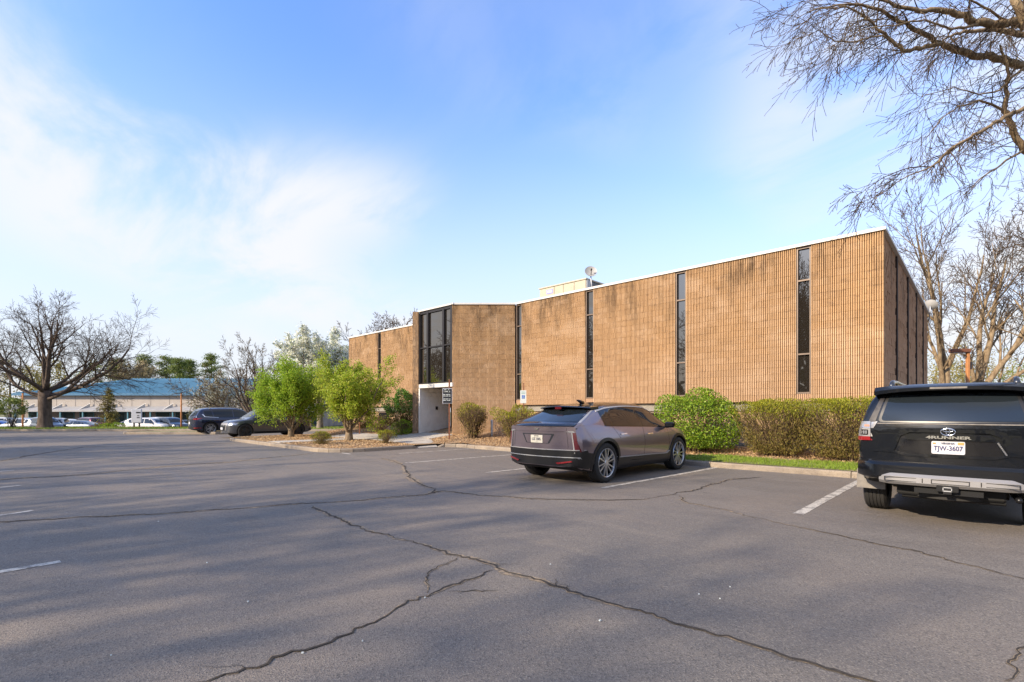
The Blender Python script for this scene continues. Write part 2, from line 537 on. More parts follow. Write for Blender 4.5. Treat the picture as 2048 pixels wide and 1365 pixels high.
# cars --------------------------------------------------------------------
def paint(name, col, metal=0.55, rough=0.32, coat=1.0, flake=None):
    t = NT(name)
    if flake:
        lw = t.node('ShaderNodeLayerWeight'); lw.inputs[0].default_value = 0.35
        t.color(t.mix(lw.outputs['Facing'], col, flake))
    else:
        t.color(col)
    t.set(Roughness=rough, Metallic=metal)
    t.b.inputs['Coat Weight'].default_value = coat
    t.b.inputs['Coat Roughness'].default_value = 0.02
paint('paint_mauve', (0.19, 0.152, 0.172), 0.75, 0.28, 1.0, (0.30, 0.255, 0.29))
paint('paint_black', (0.004, 0.005, 0.007), 0.0, 0.35, 0.8)
MATS['paint_black'].node_tree.nodes['Principled BSDF'].inputs['Specular IOR Level'].default_value = 0.1
paint('paint_grey', (0.095, 0.10, 0.112), 0.6, 0.3)
paint('paint_navy', (0.010, 0.016, 0.045), 0.4, 0.25)
paint('paint_white', (0.58, 0.57, 0.55), 0.0, 0.35)
paint('paint_silver', (0.32, 0.33, 0.35), 0.7, 0.35)
paint('paint_maroon', (0.10, 0.008, 0.012), 0.4, 0.3)
paint('paint_slate', (0.10, 0.115, 0.135), 0.6, 0.3)
paint('paint_blue', (0.03, 0.09, 0.32), 0.4, 0.3)
paint('paint_charcoal', (0.030, 0.034, 0.042), 0.5, 0.3)
simple('trim_black', (0.007, 0.007, 0.008), 0.35)
simple('trim_silver', (0.34, 0.335, 0.33), 0.3, 0.2)
simple('gloss_black', (0.006, 0.006, 0.007), 0.08, 0.0, spec=0.6)
simple('under_black', (0.008, 0.008, 0.008), 0.9)
simple('mud_flap', (0.20, 0.18, 0.155), 0.75, col2=(0.13, 0.12, 0.11), scale=12)
simple('chrome', (0.78, 0.78, 0.79), 0.12, 1.0)
simple('silver_plastic', (0.27, 0.265, 0.265), 0.42, 0.35)
simple('alloy', (0.55, 0.56, 0.58), 0.28, 0.85)
simple('alloy_dark', (0.035, 0.036, 0.04), 0.4, 0.5)
t = NT('tyre'); t.color((0.022, 0.021, 0.020)); t.set(Roughness=0.85)
t.bump(t.noise(60, 3, 0.6, t.pos(True)), 0.3, 0.004)
t = NT('car_glass'); t.color((0.012, 0.016, 0.020)); t.set(Roughness=0.02, IOR=1.5)
t = NT('lamp_red'); t.color((0.22, 0.008, 0.010)); t.set(Roughness=0.12); t.b.inputs['Coat Weight'].default_value = 1.0
t = NT('lamp_smoke'); t.color((0.075, 0.008, 0.012)); t.set(Roughness=0.12); t.b.inputs['Coat Weight'].default_value = 1.0
t = NT('lamp_clear'); t.color((0.34, 0.34, 0.35)); t.set(Roughness=0.15, Metallic=0.5); t.b.inputs['Coat Weight'].default_value = 1.0
simple('lamp_amber', (0.42, 0.20, 0.12), 0.25)
simple('plate_white', (0.50, 0.50, 0.52), 0.5)
simple('plate_cream', (0.48, 0.465, 0.40), 0.5, col2=(0.42, 0.40, 0.33), scale=20)
simple('plate_ink', (0.020, 0.025, 0.11), 0.6)
simple('plate_ink_dark', (0.05, 0.06, 0.10), 0.6)
simple('plate_orange', (0.75, 0.25, 0.07), 0.6)

# strip mall -----------------------------------------------------------------
simple('roof_blue', (0.18, 0.31, 0.38), 0.5, 0.0, col2=(0.21, 0.35, 0.42), scale=0.7)
simple('seam_blue', (0.20, 0.40, 0.50), 0.45)
simple('fascia_blue', (0.03, 0.13, 0.24), 0.5)
simple('panel_beige', (0.37, 0.335, 0.30), 0.85, col2=(0.33, 0.30, 0.27), scale=1.2)
simple('awning_grey', (0.27, 0.27, 0.28), 0.6, col2=(0.33, 0.33, 0.33), scale=1)
simple('shop_wall', (0.26, 0.23, 0.21), 0.8, col2=(0.18, 0.16, 0.15), scale=0.8)
simple('shop_glass', (0.02, 0.045, 0.055), 0.1)
simple('shop_teal', (0.05, 0.17, 0.22), 0.5)
simple('far_ground', (0.10, 0.12, 0.035), 0.95, col2=(0.17, 0.15, 0.06), scale=0.08)
simple('verge_grass', (0.13, 0.14, 0.04), 0.95, col2=(0.27, 0.22, 0.11), scale=1.4, bump=0.7, bscale=25)

# ====================================================================== SETTING
def sheet(name, pts, z, mat, kind='structure'):
    mb = MB(); mb.poly([(p[0], p[1], z) for p in pts])
    return tag(mb.build(name, mat), kind=kind)
def sstep(a, b, x):
    t = max(0.0, min(1.0, (x - a) / (b - a))); return t * t * (3 - 2 * t)
def gz(x, y):
    e = sstep(-13.0, -16.0, x)
    return 0.125 + e * 0.14 * max(0, y - 12.4) + (1 - e) * 0.055 * max(0, y - 12.6)

mb = MB(); R = 2200
mb.poly([(-R, -R, -1.06), (R, -R, -1.06), (R, R, -1.06), (-R, R, -1.06)])
tag(mb.build('ground', MATS['far_ground']), kind='structure')
lotp = [LD(-120, -27), LD(75, -27), LD(75, 85), LD(-9, 85), LD(-9, 35.6), LD(-120, 35.6)]
mb = MB(); mb.prism([(p.x, p.y) for p in lotp], -1.0, 0.0)
tag(mb.build('parking_lot', MATS['asphalt']), kind='structure')
sheet('lower_parking_lot', [LD(-120, 46), LD(-4, 46), LD(-4, 79), LD(-120, 79)], -1.0, MATS['asphalt'])
# grass verge with a bank down to the lower lot
mb = MB(); prof = [(35.62, 0.115), (37.0, 0.15), (40.5, 0.12), (43.0, -0.25), (47.0, -1.03)]
nl = 60
for i in range(nl + 1):
    lat = -120 + 111 * i / nl
    for d, z in prof:
        q = LD(lat, d, z + 0.03 * math.sin(lat * 0.7 + d)); mb.vert(q)
for i in range(nl):
    for j in range(len(prof) - 1):
        a = i * len(prof) + j
        mb.face((a, a + len(prof), a + len(prof) + 1, a + 1))
tag(mb.build('grass_verge', MATS['verge_grass'], smooth=True), kind='structure')

# ---- kerbs ---------------------------------------------------------------
def kerb_piece(a, b, parent, w=0.15, h=0.13, h2=None, gap=0.008):
    a = Vector((a[0], a[1], 0)); b = Vector((b[0], b[1], 0))
    d = (b - a); L = d.length; d.normalize()
    n = Vector((-d.y, d.x, 0))
    h2 = h if h2 is None else h2
    mb = MB()
    def sec(p, hh):
        base = len(mb.v)
        for off, z in ((0.0, -0.06), (0.008, hh - 0.03), (0.03, hh), (w, hh), (w, -0.06)):
            q = p + n * off; mb.v.append((q.x, q.y, z))
        return base
    k = max(1, int(L / 0.5))
    secs = []
    for i in range(k + 1):
        t = (gap + (L - 2 * gap) * i / k) / L
        j = random.uniform(-0.005, 0.005)
        secs.append(sec(a + d * (L * t) + n * j, h + (h2 - h) * t + random.uniform(-0.004, 0.004)))
    for i in range(k):
        for q in range(4):
            mb.face((secs[i] + q, secs[i + 1] + q, secs[i + 1] + q + 1, secs[i] + q + 1))
    mb.face([secs[0] + q for q in range(5)]); mb.face([secs[-1] + q for q in range(4, -1, -1)])
    return mb.build('kerb_stone', MATS['kerb'], parent)
def kerb(path, name='kerb', h=0.13, seg=3.05):
    root = tag(empty(name), kind='structure')
    for i in range(len(path) - 1):
        a = Vector(path[i][:2]); b = Vector(path[i + 1][:2])
        L = (b - a).length; k = max(1, round(L / seg))
        for j in range(k):
            kerb_piece(a.lerp(b, j / k), a.lerp(b, (j + 1) / k), root, h=h)
    return root
def arc(c, r, a0, a1, n=5):
    return [(c[0] + r * math.cos(math.radians(a0 + (a1 - a0) * i / n)), c[1] + r * math.sin(math.radians(a0 + (a1 - a0) * i / n))) for i in range(n + 1)]
pA = [(-27.5, 15.6)] + arc((-25.9, 9.55), 1.6, 180, 268, 5) + [(-22.4, 7.92)] + arc((-17.0, 9.15), 1.35, 268, 356, 5) + [(-15.60, 11.05)]
k1 = kerb(pA)
kerb_piece((-15.60, 11.05), (-15.58, 11.32), k1, h=0.13, h2=0.02)
kerb_piece((-15.58, 11.32), (-15.47, 12.12), k1, h=0.02, h2=0.02)
kerb_piece((-15.47, 12.12), (-15.40, 12.40), k1, h=0.02, h2=0.13)
kerb([(-15.40, 12.40), (-15.05, 12.68), (-14.5, 12.78), (-13.9, 12.62), (-1.98, 12.50), (13, 12.42)])
kerb([LD(-112, 35.55).xy, LD(-9.5, 35.55).xy][0:2], 'verge_kerb', 0.14, 6.0)
# small island left of the parked cars
isl = [LD(-24.0, 30.7), LD(-18.4, 30.7), LD(-17.9, 31.4), LD(-17.9, 33.2), LD(-24.0, 33.2), LD(-24.5, 32.4), LD(-24.5, 31.2), LD(-24.0, 30.7)]
kerb([p.xy for p in isl], 'island_kerb', 0.15, 3.0)
sheet('island_bed', [LD(-23.9, 30.8), LD(-18.4, 30.8), LD(-18.0, 31.4), LD(-18.0, 33.1), LD(-23.9, 33.1), LD(-24.4, 32.3), LD(-24.4, 31.2)], 0.12, MATS['verge_grass'])

# ---- planting beds -------------------------------------------------------
def bed_grid(name, x0, x1, y0, y1, mat, step=0.4, dz=0.0, inside=None, kind='structure'):
    mb = MB(); nx = max(1, int((x1 - x0) / step)); ny = max(1, int((y1 - y0) / step))
    for i in range(nx + 1):
        for j in range(ny + 1):
            x = x0 + (x1 - x0) * i / nx; y = y0 + (y1 - y0) * j / ny
            mb.vert((x, y, gz(x, y) + dz + 0.012 * math.sin(x * 3.1 + y * 2.3) * min(1.0, max(0.0, y - 12.7))))
    for i in range(nx):
        for j in range(ny):
            a = i * (ny + 1) + j
            x = x0 + (x1 - x0) * (i + .5) / nx; y = y0 + (y1 - y0) * (j + .5) / ny
            if inside and not inside(x, y): continue
            mb.face((a, a + ny + 1, a + ny + 2, a + 1))
    return tag(mb.build(name, mat, smooth=True), kind=kind)
def in_island(x, y):
    if x < -27.35 or x > (-15.72 if y < 12.35 else -15.5): return False
    if y < 8.06: return False
    for cx_, cy_, r_, sgn in ((-25.9, 9.55, 1.46, -1), (-17.0, 9.15, 1.22, 1)):
        if (x - cx_) * sgn > 0 and y < cy_ and (x - cx_) ** 2 + (y - cy_) ** 2 > r_ * r_: return False
    return True
bed_grid('planting_bed', -27.4, -15.6, 8.0, 16.2, MATS['soil'], 0.2, inside=in_island)
KL = [(-15.40, 12.40), (-15.05, 12.68), (-14.5, 12.78), (-13.9, 12.62), (-1.98, 12.50), (13, 12.42)]
def kf(x):
    if x <= KL[0][0]: return KL[0][1]
    for (xa, ya), (xb, yb) in zip(KL[:-1], KL[1:]):
        if x <= xb: return ya + (yb - ya) * (x - xa) / (xb - xa)
    return KL[-1][1]
bed_grid('planting_bed', -15.62, 13.0, 12.40, 16.25, MATS['soil'], 0.09, -.006, inside=lambda x, y: y > kf(x) + .09)
GR_X0 = -7.4
def in_grass(x, y):
    w = 1.05 * sstep(GR_X0, GR_X0 + 2.6, x) + 0.10 * math.sin(x * 2.1)
    return 12.66 < y < 12.70 + w and x > GR_X0
bed_grid('grass_strip', GR_X0, 13.0, 12.64, 13.95, MATS['verge_grass'], 0.12, 0.012, in_grass)

def scatter(x0, x1, y0, y1, n, test, rng=RNG):
    P = rng.uniform((x0, y0), (x1, y1), size=(n, 2))
    keep = np.array([test(a, b) for a, b in P])
    P = P[keep]
    Z = np.array([gz(a, b) for a, b in P])
    return np.column_stack([P, Z])
# grass blades
P = scatter(GR_X0, 5.0, 12.6, 14.0, 34000, lambda x, y: in_grass(x, y) and math.sin(x * 3.7 + y * 5) + math.sin(y * 9 - x * 2.2) + random.uniform(-1.5, 1.5) > -1.6)
n = len(P); a = RNG.uniform(0, 2 * math.pi, n); h = RNG.uniform(0.03, 0.075, n)
V = np.empty((n, 4, 3)); dx = np.cos(a) * 0.006; dy = np.sin(a) * 0.006
lean = RNG.normal(size=(n, 2)) * 0.02
V[:, 0] = P + np.column_stack([-dx, -dy, np.zeros(n)]); V[:, 1] = P + np.column_stack([dx, dy, np.zeros(n)])
V[:, 2] = P + np.column_stack([dx * .4 + lean[:, 0], dy * .4 + lean[:, 1], h]); V[:, 3] = P + np.column_stack([-dx * .4 + lean[:, 0], -dy * .4 + lean[:, 1], h])
tag(add('grass_blades', np_quads('grass_blades', MATS['grass'], V)), kind='stuff', label='short bright green grass blades behind the kerb', cat='grass')
# ---- walkway slabs (the concrete path from the ramp to the doors and to the left) ------
SLABS = [
    [(-15.60, 11.30), (-15.48, 12.12), (-16.9, 12.90), (-17.0, 11.55)],
    [(-17.02, 11.55), (-16.92, 12.91), (-18.3, 13.35), (-18.5, 11.70)],
    [(-18.52, 11.70), (-18.32, 13.36), (-19.9, 13.40), (-20.1, 11.85)],
    [(-20.12, 11.85), (-19.92, 13.40), (-22.0, 13.40), (-22.0, 11.85)],
    [(-18.32, 13.38), (-17.30, 13.07), (-16.95, 14.20), (-18.2, 14.30)],
    [(-19.90, 13.42), (-18.34, 13.38), (-18.22, 14.32), (-19.7, 14.34)],
    [(-20.70, 8.14), (-20.70, 9.95), (-22.0, 9.95), (-22.0, 8.14)],
    [(-20.70, 9.97), (-20.70, 11.83), (-22.0, 11.83), (-22.0, 9.97)],
    [(-22.02, 11.85), (-22.02, 13.40), (-24.2, 13.40), (-24.2, 11.85)],
]
walk = tag(empty('walkway'), kind='structure')
for q in SLABS:
    mb = MB(); zz = []
    for (x, y) in q:
        z = gz(x, y) + 0.022
        if x > -15.7: z = 0.028
        zz.append(z)
    b = [mb.vert((p[0], p[1], z)) for p, z in zip(q, zz)]
    c = [mb.vert((p[0], p[1], z - 0.12)) for p, z in zip(q, zz)]
    cx_ = sum(p[0] * q[(i + 1) % 4][1] - q[(i + 1) % 4][0] * p[1] for i, p in enumerate(q))
    if cx_ < 0: b.reverse(); c.reverse()
    mb.face(b)
    for i in range(4):
        j = (i + 1) % 4; mb.face((c[i], c[j], b[j], b[i]))
    mb.build('paving_slab', MATS['walk'], walk)
def in_slab(x, y):
    for q in SLABS:
        s = 0; ok = True
        for i in range(4):
            x1, y1 = q[i]; x2, y2 = q[(i + 1) % 4]
            cr = (x2 - x1) * (y - y1) - (y2 - y1) * (x - x1)
            if s == 0: s = 1 if cr > 0 else -1
            elif cr * s < 0: ok = False; break
        if ok: return True
    return False
# wood chips
P = np.vstack([
    scatter(-15.3, 4.5, 12.8, 16.1, 26000, lambda x, y: not in_grass(x, y) and not in_slab(x, y)),
    scatter(-27.3, -15.4, 8.1, 15.0, 30000, lambda x, y: in_island(x, y) and not in_slab(x, y) and y < 14.5)])
P[:, 2] += RNG.uniform(0.005, 0.035, len(P))
V = leaf_quads(P, 0.075, RNG, 0.45)
V[:, :, 2] = P[:, None, 2] + (V[:, :, 2] - P[:, None, 2]) * 0.35
tag(add('wood_chips', np_quads('wood_chips', MATS['chips'], V)), kind='stuff', label='tan wood chips spread over the planting beds', cat='mulch')

# ---- painted stall lines -----------------------------------------------------
def line(pa, pb, w=0.10, wear=0):
    a = G(*pa); b = G(*pb); d = (b - a); L = d.length; d.normalize()
    n = Vector((-d.y, d.x, 0)); k = max(2, int(L / 0.15)); mb = MB()
    rows = []
    for i in range(k + 1):
        p = a + d * (L * i / k); j1 = random.uniform(-.006, .006); j2 = random.uniform(-.006, .006)
        rows.append((mb.vert(p + n * (w / 2 + j1) + Vector((0, 0, .004))), mb.vert(p - n * (w / 2 + j2) + Vector((0, 0, .004)))))
    for i in range(k):
        mb.face((rows[i][0], rows[i][1], rows[i + 1][1], rows[i + 1][0]))
    tag(mb.build('parking_line', MATS['line_paint']), kind='structure')
line((1205, 976.5), (1440, 934.5), 0.10)
line((1596, 1029), (1726, 958.5), 0.13)
line((972, 946), (1120, 930), 0.10)
line((811, 926.5), (1028, 909.6), 0.10)
line((798, 907.5), (944, 898), 0.10)
line((683, 906.5), (702, 909), 0.10)
line((-90, 1160), (121, 1124), 0.10)
line((-90, 1044), (66, 1022), 0.10)
line((-90, 985), (42, 971.5), 0.10)
line((-90, 951), (28, 941), 0.10)

# ---- cracks ------------------------------------------------------------------
def crack(pts, w=0.022, lip=0.075, seed=0):
    rg = random.Random(seed)
    P = [G(*p) for p in pts]
    Q = []
    for i in range(len(P) - 1):
        L = (P[i + 1] - P[i]).length; k = max(1, int(L / 0.045))
        k = min(k, 160)
        for j in range(k): Q.append(P[i].lerp(P[i + 1], j / k))
    Q.append(P[-1])
    off = 0.0; slow = 0.0; R_ = []
    for i, q in enumerate(Q):
        a = Q[max(0, i - 1)]; b = Q[min(len(Q) - 1, i + 1)]
        d = (b - a).normalized(); n = Vector((-d.y, d.x, 0))
        slow = slow * 0.90 + rg.gauss(0, 0.013)
        off = slow + rg.gauss(0, 0.010)
        R_.append((q + n * off, n))
    for nm, ww, z, mt, var in (('crack_lip', lip, 0.003, 'crack_dirt', 1.6), ('crack', w, 0.0065, 'crack_dark', 1.5)):
        mb = MB(); rows = []; s = 1.0; s2 = 1.0
        for i, (q, n) in enumerate(R_):
            s = min(1.9, max(0.06, s * .96 + .03 + rg.gauss(0, 0.16) * var)); s2 = min(1.9, max(0.06, s2 * .96 + .03 + rg.gauss(0, 0.16) * var))
            e = min(1.0, i / 4, (len(R_) - 1 - i) / 4 + 0.05)
            sh = n * (0.15 * ww * math.sin(i * .31 + seed)) if nm == 'crack_lip' else n * 0
            rows.append((mb.vert(q + sh + n * (ww / 2 * s * e + .001) + Vector((0, 0, z))), mb.vert(q + sh - n * (ww / 2 * s2 * e + .001) + Vector((0, 0, z)))))
        for i in range(len(rows) - 1):
            mb.face((rows[i][0], rows[i][1], rows[i + 1][1], rows[i + 1][0]))
        if nm == 'crack_lip':
            root = tag(mb.build('pavement_crack', MATS[mt]), kind='structure')
        else:
            # hair cracks branching off
            for k in range(int(len(R_) / 45)):
                q, n = R_[rg.randrange(len(R_))]; dd = (n * rg.choice((-1, 1)) + Vector((rg.uniform(-.8, .8), rg.uniform(-.8, .8), 0))).normalized()
                pr_ = None
                for j in range(rg.randrange(4, 12)):
                    m_ = Vector((-dd.y, dd.x, 0)); ww2 = w * .16 * (1 - j / 13)
                    cur = (mb.vert(q + m_ * ww2 + Vector((0, 0, .0065))), mb.vert(q - m_ * ww2 + Vector((0, 0, .0065))))
                    if pr_: mb.face((pr_[0], pr_[1], cur[1], cur[0]))
                    pr_ = cur; dd = (dd + Vector((rg.gauss(0, .4), rg.gauss(0, .4), 0))).normalized(); q = q + dd * .035
            mb.build('crack_gap', MATS[mt], root)
crack([(623, 1013), (684, 1044.5), (737, 1060), (819, 1082), (866, 1099), (916, 1114), (963, 1124.6), (1014, 1146), (1076, 1162.5), (1147, 1187), (1225, 1210.5), (1319, 1244), (1400, 1269), (1446, 1281), (1534, 1314), (1599, 1331), (1647, 1347), (1724, 1366), (1800, 1392)], 0.024, 0.065, 1)
crack([(-60, 1050), (0, 1045), (171, 1033), (321, 1027), (472, 1019.6), (560, 1011), (700, 1002.5), (858, 989), (873, 979)], 0.028, 0.085, 2)
crack([(858, 988), (890, 982), (924, 986), (990, 993), (1069, 998.4), (1186, 1000), (1287, 999.6), (1346, 990), (1400, 978), (1426, 968), (1457, 961), (1521, 955)], 0.026, 0.07, 3)
crack([(873, 979), (842, 970), (822, 956.6), (813, 933), (795, 925), (760, 917)], 0.03, 0.12, 4)
crack([(990, 1142), (947, 1156), (889, 1177), (854, 1187), (791, 1216), (756, 1240), (686, 1269), (623, 1290), (560, 1306.7), (485, 1335), (410, 1364), (340, 1392)], 0.017, 0.03, 5)
crack([(918, 1115), (889, 1132), (852, 1152), (847, 1173), (856, 1187)], 0.010, 0.018, 6)
crack([(1359, 992), (1374, 1006), (1408, 1011), (1457, 1021), (1508, 1035), (1574, 1050), (1633, 1062), (1740, 1088), (1840, 1106), (1950, 1135), (2048, 1164), (2120, 1190)], 0.012, 0.034, 7)
crack([(2047, 1279), (2027, 1305), (2012, 1321), (2027, 1343), (2025, 1368)], 0.008, 0.012, 8)
crack([(-60, 930), (0, 922.6), (80, 908), (167, 894.8), (300, 892.6), (400, 889), (489, 886)], 0.05, 0.12, 9)
crack([(-40, 964), (15, 959), (100, 954), (176, 949), (300, 935.8), (386, 929), (445, 925.5), (540, 916), (626, 907.4)], 0.035, 0.26, 10)
crack([(1000, 1183), (950, 1184.5), (900, 1182)], 0.006, 0.012, 11)
# tiny pale specks dropped on the asphalt
mb = MB()
for px, py in ((496, 1205), (414, 1127), (725, 1284), (317, 1044), (1200, 1243), (1398, 1190), (1460, 1175), (850, 1197), (1101, 1130), (605, 1308), (222, 1313), (1440, 1199)):
    g = G(px, py); r = random.uniform(.003, .008)
    mb.box((g.x, g.y, .006), (r * 2, r * 1.4, .008), 0, random.uniform(0, 3))
tag(mb.build('litter_specks', MATS['sign_white']), kind='stuff', label='tiny pale specks lying on the asphalt', cat='litter')

# ====================================================================== OFFICE BUILDING
Y0, XR, XL = 16.05, -1.82, -29.75
ZB, CH = 1.70, 0.2032
NC = 22
ZT = ZB + NC * CH                         # top of the masonry, 6.17
YBACK = 31.5
office = tag(empty('office_building', (-16, 16, 0)), 'two-storey tan ribbed block office with slit windows and glazed entrance', 'building')
off_inv = Matrix.Translation((16, -16, 0))
def opart(mb, name, mats, parent=None, **kw):
    o = mb.build(name, mats, office if parent is None else parent, **kw)
    if parent is None: o.matrix_parent_inverse = off_inv
    return o
# core behind the facing
mb = MB()
mb.prism([(XL + .09, Y0 + .142), (XR - .09, Y0 + .142), (XR - .09, YBACK - .05), (XL + .09, YBACK - .05)], ZB + .01, ZT - 0.03)
wall = opart(mb, 'wall', MATS['mortar'])
# angled entrance walls (backing)
A0 = Vector((-14.95, Y0, 0)); A1 = LD((903.8 - CX) / F_PX * 21.93, 21.93)
def slab_poly(a, b, n, th, ins=0.0):
    return [(a.x, a.y), (b.x, b.y), (b.x + n.x * th, b.y + n.y * th), (a.x + n.x * th, a.y + n.y * th)]
mb = MB()
a = A0 + FWD * .09; b = A1 + FWD * .09 + RGT * 0.02
mb.prism(slab_poly(b, a, FWD, 0.16), 0.05, ZT - .03)
C1 = D(836.8, 23.6); C0 = D(825.2, 23.6)
mb.prism([(C0.x, C0.y), (C1.x, C1.y), (C1 + FWD * 2.6).xy[:], (C0 + FWD * 3.0).xy[:]], 0.05, ZT - .03)
ewall = opart(mb, 'entrance_wall', MATS['mortar'])

# --- ribbed blocks
BL, BH, BD = 0.400, CH - 0.0038, 0.12
def rib_mesh(nrib, seed, flat=False):
    rg = random.Random(seed); mb = MB(); L = BL * (1 if not flat and nrib > 4 else .5) - (0.0 if not flat else .005)
    xs = []
    if flat:
        for i in range(nrib + 1):
            xs.append((L * i / nrib, -rg.uniform(0.0, 0.014)))
    else:
        pw = L / nrib
        for i in range(nrib):
            d = 0.052 + rg.uniform(-.004, .004)
            xs += [(i * pw, 0.0), (i * pw + pw * .16, 0.0), (i * pw + pw * .23, -d), (i * pw + pw * .77, -d - rg.uniform(-.002, .002)), (i * pw + pw * .84, 0.0)]
        xs.append((L, 0.0))
    k = len(xs)
    for z in (0.0, BH):
        for x, y in xs:
            mb.v.append((x - L / 2, y + (rg.uniform(-.003, .003) if not flat else rg.uniform(-.008, .008)), z))
        mb.v.append((L / 2, BD, z)); mb.v.append((-L / 2, BD, z))
    m = k + 2
    for i in range(k - 1):
        mb.face((i, i + 1, m + i + 1, m + i))
    mb.face((k - 1, k, m + k, m + k - 1)); mb.face((k + 1, 0, m, m + k + 1))
    mb.face(list(range(m - 1, -1, -1))); mb.face(list(range(m, 2 * m)))
    return mb
FULL = [rib_mesh(8, s) for s in range(5)]; HALF = [rib_mesh(4, 50 + s) for s in range(3)]
FLAT = [rib_mesh(4, 90 + s, True) for s in range(5)]
SHARED = {}
blocks = []          # (proj size, parent, proto key, matrix, tint)
def face_wall(o, u, length, z0, nc, parent, protos=('F', 'H'), mat='block_rib', pale=None):
    """o: start point (left end seen from outside); u: unit vector to the right along the wall"""
    nb = max(1, round(length / BL)); bl = length / nb
    n = Vector((u.y, -u.x, 0))             # outward normal
    rot = Matrix(((u.x, -n.x, 0, 0), (u.y, -n.y, 0, 0), (0, 0, 1, 0), (0, 0, 0, 1)))
    for c in range(nc):
        cells = [(i * bl, bl, 'F') for i in range(nb)] if c % 2 == 0 else [(0, bl / 2, 'H')] + [(bl * (i + .5), bl, 'F') for i in range(nb - 1)] + [(length - bl / 2, bl / 2, 'H')]
        for x, w, kd in cells:
            ctr = o + u * (x + w / 2)
            z = z0 + c * CH
            M_ = Matrix.Translation((ctr.x, ctr.y, z)) @ rot @ Matrix.Translation((0, random.uniform(.051, .056), 0)) @ Matrix.Diagonal((bl / BL, 1, 1, 1))
            key = (kd, random.randrange(5 if kd == 'F' else 3)) if protos[0] == 'F' else ('S', random.randrange(5))
            if protos[0] == 'S':
                M_ = M_ @ Matrix.Diagonal((w / bl * 2, 1, 1, 1))
            v = ctr - Vector((0, 0, 0)); dpt = v.dot(FWD)
            size = w * CH * abs(n.dot(v.normalized())) / (dpt * dpt) if dpt > 1 else 0
            tint = min(1, max(0.02, random.betavariate(2.2, 2.6) + (0.28 if random.random() < .06 else 0) - (0.2 if random.random() < .05 else 0)))
            blocks.append((size, parent, key, M_, tint, mat))
WIN = [(-3.68, .37), (-7.35, .37), (-11.04, .37), (-14.77, .34)]
X = Vector((1, 0, 0))
edges = [XR] + [e for c, w in WIN for e in (c + w / 2, c - w / 2)]
spans = [(edges[1], edges[0]), (edges[3], edges[2]), (edges[5], edges[4]), (edges[7], edges[6])]
for a, b in spans:
    face_wall(Vector((a, Y0, 0)), X, b - a, ZB, NC, wall)
WL = (-26.10, .36)
face_wall(Vector((XL, Y0, 0)), X, WL[0] - WL[1] / 2 - XL, ZB, NC, wall)
face_wall(Vector((WL[0] + WL[1] / 2, Y0, 0)), X, -21.55 - WL[0] - WL[1] / 2, ZB, NC, wall)
# angled wall faces the camera
nA = 29
face_wall(A1, RGT, (A0 - A1).length - 0.03, ZT - nA * CH, nA, ewall)
face_wall(C0, (C1 - C0).normalized(), (C1 - C0).length, ZT - nA * CH, nA, ewall)
# side wall: split-faced blocks in five panels with open control joints
jy = [Y0 + .06, 19.06, 22.25, 25.45, 28.65, YBACK]
for i in range(5):
    a, b = jy[i] + (0.0 if i == 0 else .10), jy[i + 1] - .10
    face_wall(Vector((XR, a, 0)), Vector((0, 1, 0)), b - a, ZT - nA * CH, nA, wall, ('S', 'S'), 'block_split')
for y in jy[1:5]:
    mb = MB(); mb.box((XR - .055, y, (ZT + .25) / 2), (.10, .20, ZT - .35)); mb.build('control_joint', MATS['mortar_dark'], wall)
blocks.sort(key=lambda b: -b[0])
def proto(key):
    return {'F': FULL, 'H': HALF, 'S': FLAT}[key[0]][key[1]]
cnt = {}
rest = {}
for size, parent, key, M_, tint, mat in blocks:
    cnt[parent.name] = cnt.get(parent.name, 0)
    if cnt[parent.name] < (300 if parent is wall else 120) and key[0] != 'S':
        cnt[parent.name] += 1
        if key not in SHARED: SHARED[key] = proto(key).mesh('block', MATS[mat])
        o = bpy.data.objects.new('block', SHARED[key]); COL.objects.link(o)
        o.parent = parent
        o.matrix_basis = M_
        o.color = (tint, 0, 0, 1)
    else:
        rest.setdefault((parent.name, mat), []).append((key, M_, tint))
for (pn, mat), lst in rest.items():
    VV = []; FF = []; TT = []; nv = 0
    for key, M_, tint in lst:
        pr = proto(key)
        A = np.array(pr.v); Mx = np.array(M_)
        A = A @ Mx[:3, :3].T + Mx[:3, 3]
        VV.append(A); FF += [tuple(i + nv for i in f) for f in pr.f]; TT += [tint] * len(pr.f); nv += len(A)
    me = bpy.data.meshes.new('blockwork'); me.from_pydata(np.vstack(VV).tolist(), [], FF)
    me.materials.append(MATS[mat])
    at = me.attributes.new('tint', 'FLOAT_COLOR', 'FACE')
    at.data.foreach_set('color', np.repeat(np.array(TT), 4) * np.tile((1, 0, 0, 1), len(TT)))
    o = add('blockwork', me, bpy.data.objects[pn]); o.color = (0, 0, 0, 1); o['kind'] = 'stuff'

# coping, roof
mb = MB()
cz0, cz1 = ZT - 0.025, ZT + 0.055
def cop(a, b, n, w=0.32, z0=cz0, z1=cz1):
    """a->b with the outside on side n (unit)"""
    d = (b - a).normalized()
    p = [a + n * .045, b + n * .045, b - n * w, a - n * w]
    if (p[1] - p[0]).cross(p[2] - p[1]).z < 0: p.reverse()
    mb.prism([(q.x, q.y) for q in p], z0, z1)
cop(Vector((XL - .04, Y0, 0)), Vector((-21.6, Y0, 0)), Vector((0, -1, 0)))
cop(Vector((-14.93, Y0, 0)), Vector((XR + .04, Y0, 0)), Vector((0, -1, 0)))
cop(Vector((XR, Y0 + .275, 0)), Vector((XR, YBACK, 0)), Vector((1, 0, 0)), 0.25, cz0 + .002, cz1 - .002)
cop(A1 - RGT * .04, A0, -FWD, 0.25, cz0 + .003, cz1 - .003)
GX0, GX1, GY = -19.46, A1.x - .0, 14.13
